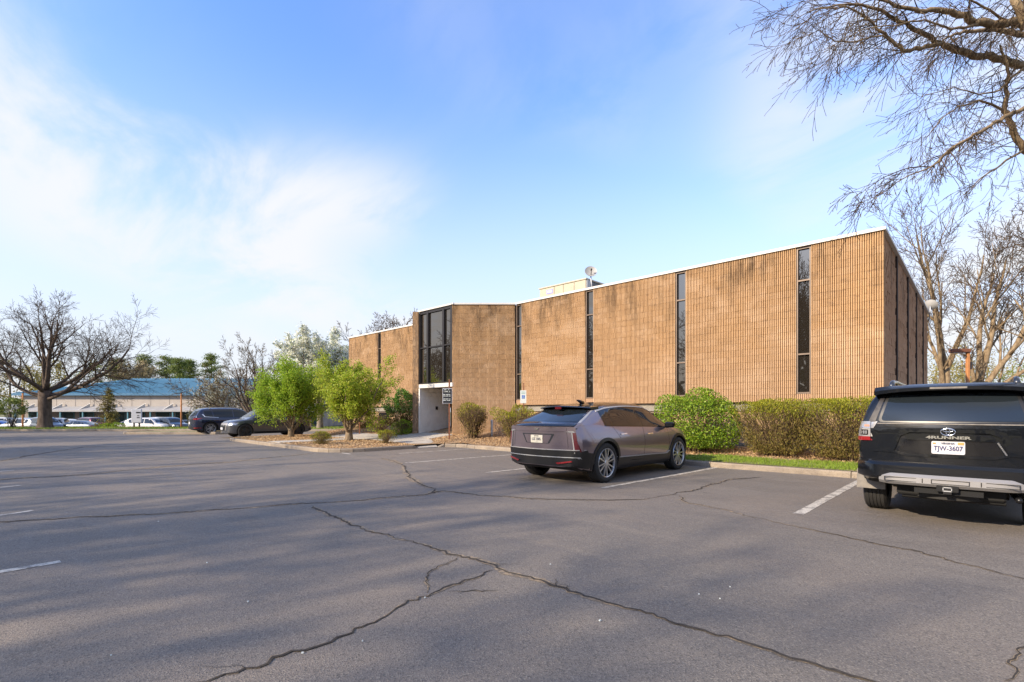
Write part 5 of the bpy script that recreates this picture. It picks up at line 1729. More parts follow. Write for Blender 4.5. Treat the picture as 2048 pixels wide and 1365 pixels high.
# ---------------------------------------------------------------- mauve crossover
c = Car('crossover_car', 'mauve grey electric crossover with black lower trim parked nose to the kerb', 'car', None, (-6.30, 9.92, 0), math.radians(-1.0))
T = dict(
    zb=[(-2.5, .36), (-2.1, .26), (-1.5, .21), (1.7, .20), (2.2, .22), (2.5, .30)],
    wm=[(-2.5, .88), (-2.38, .935), (-2.0, .975), (-1.4, .985), (0, .965), (1.6, .985), (2.1, .94), (2.4, .85), (2.5, .76)],
    zm=[(-2.5, .82), (-1.5, .80), (0, .72), (1.6, .72), (2.5, .60)],
    wb=[(-2.5, .84), (-2.2, .89), (-1.5, .905), (0, .90), (1.3, .90), (2.0, .86), (2.4, .76), (2.5, .66)],
    zbelt=[(-2.5, 1.05), (-2.2, 1.10), (-1.5, 1.09), (0, 1.05), (1.2, 1.02), (1.6, .99), (2.1, .91), (2.4, .78), (2.5, .66)],
    wr=[(-2.5, .80), (-2.3, .80), (-2.0, .75), (-1.5, .665), (-1.0, .635), (0, .63), (.5, .63), (1.0, .70), (1.45, .76), (2.0, .72), (2.5, .56)],
    zr=[(-2.5, 1.11), (-2.3, 1.175), (-2.0, 1.27), (-1.5, 1.44), (-1.0, 1.515), (-.3, 1.545), (.3, 1.53), (.6, 1.46), (1.0, 1.25), (1.45, 1.04), (2.0, .975), (2.4, .85), (2.5, .70)],
    zt=[(-2.5, 1.135), (-2.44, 1.17), (-2.3, 1.205), (-2.0, 1.32), (-1.5, 1.50), (-1.0, 1.585), (-.3, 1.62), (.2, 1.61), (.55, 1.545), (1.0, 1.32), (1.40, 1.115), (1.5, 1.085), (2.0, 1.01), (2.35, .90), (2.5, .74)])
R_W = .392
c.body(T, -2.5, 2.5, .20, .30, (-1.50, 1.594), .435, MATS['paint_mauve'], R_W, .985, .32)
c.wheels(.845, (-1.50, 1.594), R_W, .27, .285, 'multi', n=6)
bk = MATS['gloss_black']; gls = MATS['car_glass']; tb_ = MATS['trim_black']
# side glass: one graphic from the mirror to the kicked-up rear quarter
def roofline(ya, yb, dz, n=14):
    return [(ya + (yb - ya) * i / n, c.f['zr'](ya + (yb - ya) * i / n) - dz) for i in range(n + 1)]
c.both('front_window', [(1.16, 1.058), (.02, 1.085)] + roofline(-.01, 1.02, .055), gls, off=.006)
c.both('rear_window', [(-.06, 1.088), (-1.15, 1.115)] + roofline(-1.16, -.09, .055), gls, off=.006)
c.both('quarter_window', [(-1.20, 1.118), (-1.42, 1.13)] + roofline(-1.42, -1.21, .058, 3), gls, off=.006)
c.both('window_trim', roofline(1.26, -1.52, .034, 24) + roofline(-1.52, 1.26, .008, 24), MATS['trim_silver'], off=.012, h=.06)
c.both('roof_side', roofline(1.24, -1.40, .004, 24) + roofline(-1.40, 1.24, -.012, 24), bk, off=.012, h=.06)
c.both('window_surround', [(1.22, 1.04), (-1.47, 1.110)] + roofline(-1.47, 1.16, .036, 22), bk, off=.003, h=.06)
c.patch('windshield', [(-.52, 1.53), (.52, 1.53), (.60, 1.14), (-.60, 1.14)], 'y', 1, gls, off=.005, rnd=.05)
c.patch('rear_glass', [(-.585, 1.455), (.585, 1.455), (.72, 1.215), (-.72, 1.215)], 'y', -1, gls, off=.012, rnd=.03)
c.patch('roof_panel', [(-.60, -1.35), (.60, -1.35), (.585, .40), (-.585, .40)], 'z', 1, bk, off=.004, rnd=.08, h=.09)
# rear spoiler over the glass and the black ledge below it
mb = MB(); NS = 14; pr = []
for i in range(NS + 1):
    x = -.66 + 1.32 * i / NS; k = (x / .66) ** 2
    yr = -1.80 + .16 * k; z = 1.515 - .035 * k
    pr.append([mb.vert(q) for q in ((x, yr, z - .012), (x, yr + .01, z + .012), (x, -1.35, 1.545 - .04 * k), (x, -1.35, 1.45 - .05 * k))])
for a, b in zip(pr[:-1], pr[1:]):
    for j in range(4):
        k = (j + 1) % 4; mb.face((a[j], a[k], b[k], b[j]))
mb.face(pr[0]); mb.face(pr[-1][::-1])
c.part(mb, 'roof_spoiler', bk, smooth=True, angle=40)
mb = MB(); mb.box((0, -1.83, 1.478), (.16, .02, .05)); c.part(mb, 'brake_lamp', MATS['lamp_smoke'])
mb = MB(); mb.tube([(Vector((0, -.98, 1.585)), .05), (Vector((0, -1.12, 1.635)), .03), (Vector((0, -1.2, 1.65)), .012)], 6); c.part(mb, 'antenna', bk, smooth=True)
c.patch('tail_ledge', [(-.80, 1.125), (.80, 1.125), (.80, 1.178), (-.80, 1.178)], 'y', -1, bk, off=.03, thick=.06, rnd=.02, h=.06)
c.patch('glass_surround', [(-.62, 1.49), (.62, 1.49), (.79, 1.185), (-.79, 1.185)], 'y', -1, bk, off=.005, rnd=.03)
for s in (1, -1):
    c.patch('pillar_trim', [(s * .62, 1.47), (s * .645, 1.46), (s * .825, 1.19), (s * .79, 1.185)], 'y', -1, MATS['trim_silver'], off=.012, thick=.015)
# tailgate seams, plate recess, lamps
def vline(xa, za, xb, zb_, w=.006, mat=None, off=.002, name='panel_gap', side=-1, axis='y'):
    d = Vector((xb - xa, zb_ - za)).normalized(); n = Vector((-d.y, d.x)) * w / 2
    c.patch(name, [(xa + n.x, za + n.y), (xb + n.x, zb_ + n.y), (xb - n.x, zb_ - n.y), (xa - n.x, za - n.y)][::-1], axis, side, mat or MATS['under_black'], off=off, thick=.004, h=.08)
for s in (1, -1):
    vline(s * .66, 1.12, s * .70, .72)
c.patch('tail_crease', [(-.70, 1.035), (.70, 1.035), (.69, 1.022), (-.69, 1.022)], 'y', -1, MATS['paint_mauve'], off=.014, thick=.02, h=.08)
c.patch('plate_recess', [(-.42, .975), (.42, .975), (.30, .785), (-.30, .785)], 'y', -1, MATS['paint_charcoal'], off=.002, thick=.004, rnd=.02)
c.patch('plate_panel', [(-.36, .955), (.36, .955), (.27, .795), (-.27, .795)], 'y', -1, MATS['paint_mauve'], off=.005, thick=.004, rnd=.02)
c.patch('license_plate', [(-.152, .945), (.152, .945), (.152, .793), (-.152, .793)], 'y', -1, MATS['plate_cream'], off=.016, thick=.01, rnd=.015)
py_ = c.bvh.ray_cast(Vector((0, -6, .87)), Vector((0, 1, 0)))[0].y - .0185
for s, z, sz in (('LSE 3085', .866, .075), ('NEW YORK', .925, .026)):
    add('plate_lettering', text_mesh(s, sz, MATS['plate_ink_dark'], sx=.82), c.root, (0, py_, z), REAR)
# emblem: a low shield
mb = MB(); ey = c.bvh.ray_cast(Vector((0, -6, 1.06)), Vector((0, 1, 0)))[0].y
pts = [(-.062, 1.085), (.062, 1.085), (.052, 1.052), (0, 1.036), (-.052, 1.052)]
b1 = [mb.vert((x, ey - .004, z)) for x, z in pts]; b2 = [mb.vert((x * .9, ey - .016, 1.06 + (z - 1.06) * .9)) for x, z in pts]
mb.face(b2[::-1])
for i in range(5): j = (i + 1) % 5; mb.face((b1[j], b1[i], b2[i], b2[j]))
c.part(mb, 'emblem', MATS['chrome'])
for s in (1, -1):
    # slim vertical blade lamp at each rear corner
    c.patch('tail_lamp', [(s * .785, 1.00), (s * .845, 1.005), (s * .93, .60), (s * .835, .615)], 'y', -1, MATS['lamp_smoke'], off=.012, thick=.02, h=.03)
    c.patch('lamp_trim', [(s * .77, 1.005), (s * .785, 1.0), (s * .838, .612), (s * .818, .618)], 'y', -1, MATS['trim_silver'], off=.018, thick=.02, h=.03)
    c.patch('upper_lamp', [(s * .60, 1.03), (s * .80, 1.035), (s * .835, 1.0), (s * .62, 1.02)], 'y', -1, MATS['lamp_clear'], off=.010, thick=.02, h=.03)
    c.patch('lower_reflector', [(s * .48, .432), (s * .79, .480), (s * .80, .455), (s * .52, .405)], 'y', -1, MATS['lamp_red'], off=.055, thick=.03, h=.04)
# black lower bumper
c.patch('rear_bumper', [(-.955, .665), (.955, .665), (.95, .37), (-.95, .37)], 'y', -1, tb_, off=.022, thick=.03, h=.06)
c.patch('bumper_trim', [(-.95, .682), (.95, .682), (.95, .668), (-.95, .668)], 'y', -1, MATS['trim_silver'], off=.024, thick=.02, h=.06)
c.patch('bumper_crease', [(-.90, .545), (.90, .545), (.94, .50), (.96, .47), (.92, .478), (.86, .53), (-.86, .53), (-.92, .478), (-.96, .47), (-.94, .50)], 'y', -1, MATS['galv'], off=.034, thick=.02, h=.05)
for s in (1, -1):
    c.patch('bumper_side', [(-2.46, .662), (-1.93, .60), (-1.90, .40), (-2.05, .30), (-2.46, .37)], 'x', s, tb_, off=.012, thick=.02, h=.05)
    c.patch('rocker_panel', [(-1.08, .47), (1.17, .43), (1.17, .215), (-1.08, .22)], 'x', s, tb_, off=.012, thick=.02, h=.07)
    c.patch('rocker_trim', [(-1.05, .485), (.98, .452), (1.10, .50), (1.12, .49), (1.0, .435), (-1.05, .468)], 'x', s, MATS['trim_silver'], off=.016, thick=.02, h=.06)
    for y in (-1.50, 1.594):
        ring = [(y + math.cos(t) * .50, R_W + math.sin(t) * .50) for t in [math.radians(a) for a in range(-14, 195, 9)]]
        ring += [(y + math.cos(t) * .437, R_W + math.sin(t) * .437) for t in [math.radians(a) for a in range(194, -15, -9)]]
        c.patch('arch_trim', ring, 'x', s, tb_, off=.014, thick=.03, h=.05)
    c.patch('door_handle', [(-.98, .952), (-.74, .958), (-.74, .935), (-.98, .930)], 'x', s, MATS['chrome'], off=.02, thick=.03, h=.05, rnd=.008)
    c.patch('door_handle', [(.12, .928), (.36, .932), (.36, .909), (.12, .905)], 'x', s, MATS['chrome'], off=.02, thick=.03, h=.05, rnd=.008)
    vline(0.0, 1.06, -.02, .47, axis='x', side=s); vline(-1.20, 1.10, -1.0, .86, axis='x', side=s); vline(1.10, 1.02, 1.08, .46, axis='x', side=s)
    c.patch('charge_door', [(-2.0, 1.0), (-1.72, 1.02), (-1.70, .88), (-1.90, .84)], 'x', s, MATS['paint_mauve'], off=.002, thick=.003, h=.06)
    # mirror
    mb = MB(); mb.box((s * 1.04, .98, 1.10), (.22, .11, .13), 0, s * .15, .03); m_ = c.part(mb, 'mirror', bk, smooth=True, angle=40)
    mb = MB(); mb.box((s * .93, 1.0, 1.045), (.14, .06, .04), 0, 0, .01); c.part(mb, 'mirror_arm', bk, parent=m_)
c.patch('front_grille', [(-.60, .78), (.60, .78), (.50, .42), (-.50, .42)], 'y', 1, bk, off=.008, rnd=.04)

# ---------------------------------------------------------------- black SUV
c = Car('black_suv', 'black boxy SUV with silver bumper bar parked at the right edge', 'car', None, (-.28, 10.22, 0), math.radians(0.0))
T = dict(
    zb=[(-2.28, .62), (-2.0, .50), (-1.6, .40), (1.6, .36), (2.4, .45)],
    wm=[(-2.28, .885), (-2.20, .915), (-1.9, .945), (-1.3, .962), (0, .945), (1.5, .96), (2.1, .92), (2.4, .80)],
    zm=[(-2.28, .92), (0, .88), (2.4, .78)],
    wb=[(-2.28, .868), (-2.20, .893), (-1.9, .918), (-1.2, .925), (1.2, .92), (1.9, .87), (2.4, .72)],
    zbelt=[(-2.28, 1.12), (-2.22, 1.17), (-2.0, 1.20), (0, 1.17), (1.2, 1.14), (1.6, 1.07), (2.2, 1.0), (2.4, .86)],
    wr=[(-2.28, .84), (-2.25, .825), (-2.18, .775), (-2.08, .725), (-1.95, .695), (-1.5, .68), (.4, .68), (.9, .74), (1.35, .80), (2.1, .72), (2.4, .60)],
    zr=[(-2.28, 1.17), (-2.25, 1.28), (-2.18, 1.46), (-2.08, 1.61), (-1.95, 1.67), (-1.5, 1.70), (.4, 1.69), (.75, 1.60), (1.3, 1.19), (1.5, 1.13), (2.2, 1.05), (2.4, .92)],
    zt=[(-2.28, 1.20), (-2.25, 1.31), (-2.18, 1.49), (-2.08, 1.64), (-1.95, 1.715), (-1.5, 1.765), (-.3, 1.785), (.4, 1.765), (.75, 1.67), (1.3, 1.22), (1.42, 1.175), (2.0, 1.13), (2.3, 1.04), (2.4, .94)])
R_W = .395
c.body(T, -2.28, 2.4, .13, .22, (-1.27, 1.52), .46, MATS['paint_black'], R_W, .962, .34)
c.wheels(.805, (-1.27, 1.52), R_W, .265, .235, 'five', n=6)
pb = MATS['paint_black']
c.patch('rear_glass', [(-.665, 1.285), (.665, 1.285), (.575, 1.625), (-.575, 1.625)], 'y', -1, gls, off=.012, rnd=.05)
c.patch('glass_seal', [(-.70, 1.265), (.70, 1.265), (.60, 1.645), (-.60, 1.645)], 'y', -1, MATS['trim_black'], off=.005, rnd=.06)
c.patch('glass_trim', [(-.70, 1.255), (.70, 1.255), (.70, 1.243), (-.70, 1.243)], 'y', -1, MATS['mud_flap'], off=.012, thick=.01)
for s in (1, -1):
    c.patch('corner_window', [(-2.20, 1.28), (-1.62, 1.27), (-1.62, 1.60), (-1.98, 1.60)], 'x', s, gls, off=.006, rnd=.05)
    c.patch('rear_window', [(-1.50, 1.25), (-.55, 1.235), (-.58, 1.61), (-1.50, 1.61)], 'x', s, gls, off=.006, rnd=.05)
    c.patch('front_window', [(-.45, 1.235), (.95, 1.19), (.52, 1.60), (-.48, 1.615)], 'x', s, gls, off=.006, rnd=.05)
    c.patch('pillar_edge', [(s * .725, 1.27), (s * .80, 1.27), (s * .655, 1.64), (s * .615, 1.64)], 'y', -1, MATS['frame_black'], off=.004, thick=.006)
c.patch('windshield', [(-.62, 1.62), (.62, 1.62), (.74, 1.25), (-.74, 1.25)], 'y', 1, gls, off=.005, rnd=.05)
# spoiler lip over the glass with the high brake lamp
mb = MB(); pr = []
for i in range(17):
    x = -.735 + 1.47 * i / 16; k = abs(x / .735) ** 3
    pr.append([mb.vert(q) for q in ((x, -2.27 + .10 * k, 1.665 - .045 * k), (x, -2.275 + .10 * k, 1.705 - .04 * k), (x, -2.18 + .06 * k, 1.748 - .03 * k), (x, -1.75, 1.762 - .05 * k), (x, -1.75, 1.66 - .05 * k), (x, -2.16 + .05 * k, 1.655 - .045 * k))])
for a, b in zip(pr[:-1], pr[1:]):
    for j in range(6): k = (j + 1) % 6; mb.face((a[k], a[j], b[j], b[k]))
mb.face(pr[0][::-1]); mb.face(pr[-1])
c.part(mb, 'roof_spoiler', pb, smooth=True, angle=32)
mb = MB(); mb.box((0, -2.284, 1.690), (.34, .014, .022)); c.part(mb, 'brake_lamp', MATS['mud_flap'])
for s in (1, -1):
    mb = MB(); mb.tube([(Vector((s * .60, -1.75, 1.735)), .035), (Vector((s * .60, -1.66, 1.80)), .032), (Vector((s * .60, -1.3, 1.825)), .024), (Vector((s * .60, .2, 1.825)), .024), (Vector((s * .60, .5, 1.77)), .03)], 8)
    c.part(mb, 'roof_rail', MATS['paint_charcoal'], smooth=True)
# tailgate pressings
c.patch('tailgate', [(-.745, 1.20), (.745, 1.20), (.765, .735), (-.765, .735)], 'y', -1, pb, off=.018, thick=.03, rnd=.05, h=.05)
c.patch('tailgate_swage', [(-.75, .905), (-.52, .905), (-.38, .87), (.38, .87), (.52, .905), (.75, .905), (.75, .885), (.53, .885), (.40, .845), (-.40, .845), (-.53, .885), (-.75, .885)], 'y', -1, pb, off=.034, thick=.03, h=.05)
c.patch('recess_shoulder', [(-.50, 1.155), (-.40, 1.185), (.40, 1.185), (.50, 1.155), (.60, .90), (.52, .90), (.45, 1.10), (.36, 1.145), (-.36, 1.145), (-.45, 1.10), (-.52, .90), (-.60, .90)], 'y', -1, pb, off=.036, thick=.03, h=.05)
c.patch('plate_recess', [(-.44, 1.05), (.44, 1.05), (.36, .875), (-.50, .875)][0:0] or [(-.40, 1.045), (.40, 1.045), (.49, .88), (-.49, .88)], 'y', -1, MATS['gloss_black'], off=.020, thick=.01)
c.patch('handle_bar', [(-.41, 1.085), (-.37, 1.125), (.37, 1.125), (.41, 1.085), (.40, 1.055), (-.40, 1.055)], 'y', -1, pb, off=.048, thick=.05, rnd=.012, h=.04)
c.patch('garnish_edge', [(s_ * a, z) for s_, a, z in ((1, .42, 1.04), (1, .435, 1.045), (1, .52, .88), (1, .505, .88))], 'y', -1, MATS['chrome'], off=.03, thick=.02)
c.patch('license_plate', [(-.152, 1.043), (.152, 1.043), (.152, .890), (-.152, .890)], 'y', -1, MATS['plate_white'], off=.036, thick=.012, rnd=.018)
ry = c.bvh.ray_cast(Vector((0, -6, .96)), Vector((0, 1, 0)))[0].y
for s, z, sz, mt, sx in (('TJW-3607', .957, .078, 'plate_ink', .80), ('VIRGINIA', 1.018, .030, 'plate_ink_dark', 1.0)):
    add('plate_lettering', text_mesh(s, sz, MATS[mt], sx=sx, bold=.0012), c.root, (0, ry - .040, z), REAR)
mb = MB(); mb.box((.115, ry - .039, 1.02), (.055, .003, .028)); mb.box((-.125, ry - .039, 1.018), (.028, .003, .016)); c.part(mb, 'plate_sticker', MATS['plate_orange'])
ry2 = c.bvh.ray_cast(Vector((0, -6, 1.09)), Vector((0, 1, 0)))[0].y
add('badge_lettering', text_mesh('4RUNNER', .046, MATS['chrome'], sx=1.95, extrude=.003, bold=.002), c.root, (.0, ry2 - .053, 1.089), REAR)
# oval emblem of three interlocking ellipses
mb = MB()
def ell(cx_, cz_, a, b, y, r=.0055, n=36, clip=None):
    pts = [(Vector((cx_ + a * math.cos(6.28318 * i / n), y, cz_ + b * math.sin(6.28318 * i / n))), r) for i in range(n + 1)]
    mb.tube(pts, 5, cap=False)
ye = c.bvh.ray_cast(Vector((0, -6, 1.155)), Vector((0, 1, 0)))[0].y - .045
ell(0, 1.158, .066, .043, ye); ell(0, 1.176, .046, .017, ye, .0045); ell(0, 1.160, .018, .038, ye, .0045)
c.part(mb, 'emblem', MATS['chrome'], smooth=True)
for s in (1, -1):
    # tail lamp: clear upper, dark centre with LEDs, red base, wrapping the corner
    for nm, z0, z1, mt, off in (('tail_lamp', 1.185, 1.275, 'lamp_clear', .020), ('tail_lamp_centre', 1.075, 1.185, 'silver_plastic', .016), ('tail_lamp_base', 1.025, 1.075, 'lamp_red', .022)):
        c.patch(nm, [(s * .775, z1), (s * .90, z1), (s * .915, z0), (s * .775, z0)], 'y', -1, MATS[mt], off=off, thick=.03, h=.03)
        c.patch(nm + '_side', [(-2.19, z1), (-1.98, z1), (-2.0, z0), (-2.2, z0)], 'x', s, MATS[mt], off=off * .6, thick=.03, h=.04)
    c.patch('lamp_inset', [(s * .80, 1.165), (s * .885, 1.165), (s * .89, 1.095), (s * .80, 1.095)], 'y', -1, MATS['gloss_black'], off=.022, thick=.01, h=.03, rnd=.012)
    for k in range(3):
        c.patch('lamp_cell', [(s * (.812 + .026 * k), 1.152), (s * (.83 + .026 * k), 1.152), (s * (.83 + .026 * k), 1.108), (s * (.812 + .026 * k), 1.108)], 'y', -1, MATS['lamp_clear'], off=.027, thick=.006, h=.03)
    c.patch('turn_signal', [(s * .785, 1.232), (s * .84, 1.232), (s * .84, 1.205), (s * .785, 1.205)], 'y', -1, MATS['lamp_amber'], off=.024, thick=.006, h=.03)
# bumper: black upper deck, silver bar, hitch, flaps
def bumper(z0, z1, yb, depth, w, mat, name, rnd_=.03, wrap=.20, n=24):
    mb = MB(); rows = []
    for i in range(n + 1):
        x = -w + 2 * w * i / n; k = abs(x / w)
        y = yb + wrap * max(0, (k - .72) / .28) ** 2 + .03 * k * k
        zc, zh = (z0 + z1) / 2, (z1 - z0) / 2 * (1 - .12 * max(0, (k - .85) / .15))
        rows.append([mb.vert(q) for q in ((x, y + depth, zc - zh), (x, y + rnd_, zc - zh), (x, y, zc - zh + rnd_), (x, y, zc + zh - rnd_), (x, y + rnd_, zc + zh), (x, y + depth, zc + zh))])
    for a, b in zip(rows[:-1], rows[1:]):
        for j in range(6): k = (j + 1) % 6; mb.face((a[k], a[j], b[j], b[k]))
    mb.face(rows[0][::-1]); mb.face(rows[-1])
    return c.part(mb, name, mat, smooth=True, angle=35)
bumper(.55, .755, -2.395, .45, .925, pb, 'rear_bumper', .03, .25)
bumper(.735, .765, -2.36, .35, .80, MATS['trim_black'], 'bumper_step', .01, .10)
bb = bumper(.495, .632, -2.445, .30, .665, MATS['silver_plastic'], 'bumper_bar', .035, .05)
for x0, x1 in ((-.60, -.23), (-.145, .19), (.29, .60)):
    for za, zb_ in ((.583, .589), (.538, .544)):
        mb = MB(); mb.box(((x0 + x1) / 2, -2.447 + .03 * ((x0 + x1) / 1.33) ** 2, (za + zb_) / 2), (x1 - x0, .008, zb_ - za)); c.part(mb, 'bar_groove', MATS['trim_black'], parent=bb)
    for xx in (x0, x1):
        mb = MB(); mb.box((xx, -2.447 + .03 * (xx / .665) ** 2, .5635), (.008, .008, .051)); c.part(mb, 'bar_groove', MATS['trim_black'], parent=bb)
mb = MB(); mb.box((.0, -2.452, .487), (.20, .02, .075), 0, 0, .008); c.part(mb, 'hitch_cover', MATS['under_black'])
mb = MB(); mb.box((0, -2.40, .465), (.075, .16, .075)); hr = c.part(mb, 'hitch_receiver', MATS['trim_black'])
mb = MB(); mb.box((0, -2.482, .465), (.085, .006, .012)); mb.box((0, -2.482, .507), (.085, .006, .010)); mb.box((.038, -2.482, .486), (.008, .006, .05)); mb.box((-.038, -2.482, .486), (.008, .006, .05)); c.part(mb, 'hitch_collar', MATS['galv'], parent=hr)
mb = MB(); mb.box((0, -2.36, .44), (.62, .06, .06)); mb.tube([(Vector((-.45, -2.1, .36)), .06), (Vector((.5, -2.1, .36)), .06)], 8); mb.tube([(Vector((-.55, -1.27, .38)), .11), (Vector((.55, -1.27, .38)), .11)], 10); mb.box((0, -1.6, .42), (1.0, 1.2, .14), 0, 0, .02)
c.part(mb, 'underbody', MATS['under_black'], smooth=True, angle=40)
mb = MB(); lathe(mb, [(-.11, .05), (-.12, .37), (.10, .37), (.11, .05)], 30); e = c.part(mb, 'spare_tyre', MATS['tyre'], smooth=True, angle=40); e.rotation_euler = (0, math.pi / 2, 0); e.location = (0, -1.95, .44)
mb = MB(); mb.tube([(Vector((.56, -1.6, .42)), .03), (Vector((.60, -2.30, .40)), .032)], 10); c.part(mb, 'exhaust', MATS['trim_black'], smooth=True)
for s in (1, -1):
    c.patch('bumper_corner', [(-2.22, .78), (-1.70, .82), (-1.72, .44), (-2.0, .40), (-2.22, .50)], 'x', s, pb, off=.012, thick=.03, h=.05)
    mb = MB()
    P4 = [(.70, -1.78, .40), (.965, -1.78, .40), (.965, -1.90, .70), (.965, -2.14, .70), (.93, -2.2, .60), (.70, -1.9, .62)]
    # flap: a tapered slab hanging behind the wheel
    q0 = [(s * .985, -1.74, .60), (s * .66, -1.76, .60), (s * .66, -1.80, .34), (s * .985, -1.78, .34)]
    b1 = [mb.vert(p) for p in q0]; b2 = [mb.vert((p[0], p[1] - .022, p[2])) for p in q0]
    fl = [b1, b2]
    mb.face(b1 if s < 0 else b1[::-1]); mb.face(b2[::-1] if s < 0 else b2)
    for i in range(4): j = (i + 1) % 4; mb.face((b1[i], b2[i], b2[j], b1[j]) if s < 0 else (b1[j], b2[j], b2[i], b1[i]))
    c.part(mb, 'mud_flap', MATS['mud_flap'])
    ring = [(-1.27 + math.cos(t) * .53, R_W + math.sin(t) * .53) for t in [math.radians(a) for a in range(0, 190, 9)]] + [(-1.27 + math.cos(t) * .462, R_W + math.sin(t) * .462) for t in [math.radians(a) for a in range(189, -1, -9)]]
    c.patch('arch_flare', ring, 'x', s, pb, off=.025, thick=.05, h=.05)
    c.patch('side_step', [(-.75, .48), (1.0, .48), (1.0, .40), (-.75, .40)], 'x', s, MATS['trim_black'], off=.06, thick=.08, h=.1)
    mb = MB(); mb.box((s * 1.06, .82, 1.22), (.22, .10, .20), 0, 0, .03); c.part(mb, 'mirror', pb, smooth=True, angle=40)
    mb = MB(); mb.box((s * .94, -.15, 1.06), (.03, .22, .03), 0, 0, .008); c.part(mb, 'door_handle', pb)

# ---------------------------------------------------------------- generic cars
def gen_tables(L, W, H, kind='suv'):
    h = W / 2
    if kind == 'suv':
        zt = [(-.5, .62), (-.49, .68), (-.465, .76), (-.43, .87), (-.39, .955), (-.30, .985), (-.1, 1.0), (.05, .985), (.12, .945), (.20, .80), (.265, .66), (.29, .635), (.38, .605), (.45, .56), (.485, .49), (.5, .41)]
        zr = [(-.5, .605), (-.49, .66), (-.465, .735), (-.43, .84), (-.39, .91), (-.3, .94), (-.1, .95), (.05, .935), (.12, .895), (.20, .76), (.265, .64), (.29, .615), (.38, .585), (.45, .54), (.485, .47), (.5, .395)]
        zbelt = [(-.5, .57), (-.45, .635), (-.3, .63), (0, .61), (.25, .585), (.35, .55), (.45, .49), (.5, .36)]
        wr = [(-.5, .84), (-.46, .78), (-.40, .70), (-.3, .675), (0, .67), (.1, .68), (.27, .80), (.4, .76), (.5, .62)]
    else:
        zt = [(-.5, .62), (-.48, .70), (-.42, .735), (-.36, .76), (-.30, .83), (-.20, .95), (-.10, .99), (0, 1.0), (.07, .985), (.13, .92), (.22, .76), (.27, .68), (.30, .655), (.38, .62), (.46, .56), (.49, .48), (.5, .42)]
        zr = [(a, b - (.05 if -.32 < a < .2 else .02)) for a, b in zt]
        zbelt = [(-.5, .56), (-.45, .645), (-.3, .66), (0, .64), (.25, .615), (.35, .57), (.45, .50), (.5, .38)]
        wr = [(-.5, .80), (-.42, .80), (-.34, .78), (-.22, .66), (0, .64), (.1, .66), (.27, .80), (.4, .76), (.5, .62)]
    wm = [(-.5, .86), (-.47, .93), (-.4, .985), (-.2, 1), (.25, .985), (.4, .95), (.47, .87), (.5, .76)]
    sc = lambda tab, k: [(a * L, b * k) for a, b in tab]
    return dict(zb=[(-.5 * L, .32), (-.4 * L, .22), (.4 * L, .20), (.5 * L, .26)], wm=sc(wm, h), zm=[(-.5 * L, .50 * H), (.5 * L, .40 * H)],
                wb=[(a * L, b * h * .945) for a, b in wm], zbelt=sc(zbelt, H), wr=sc(wr, h), zr=sc(zr, H), zt=sc(zt, H))
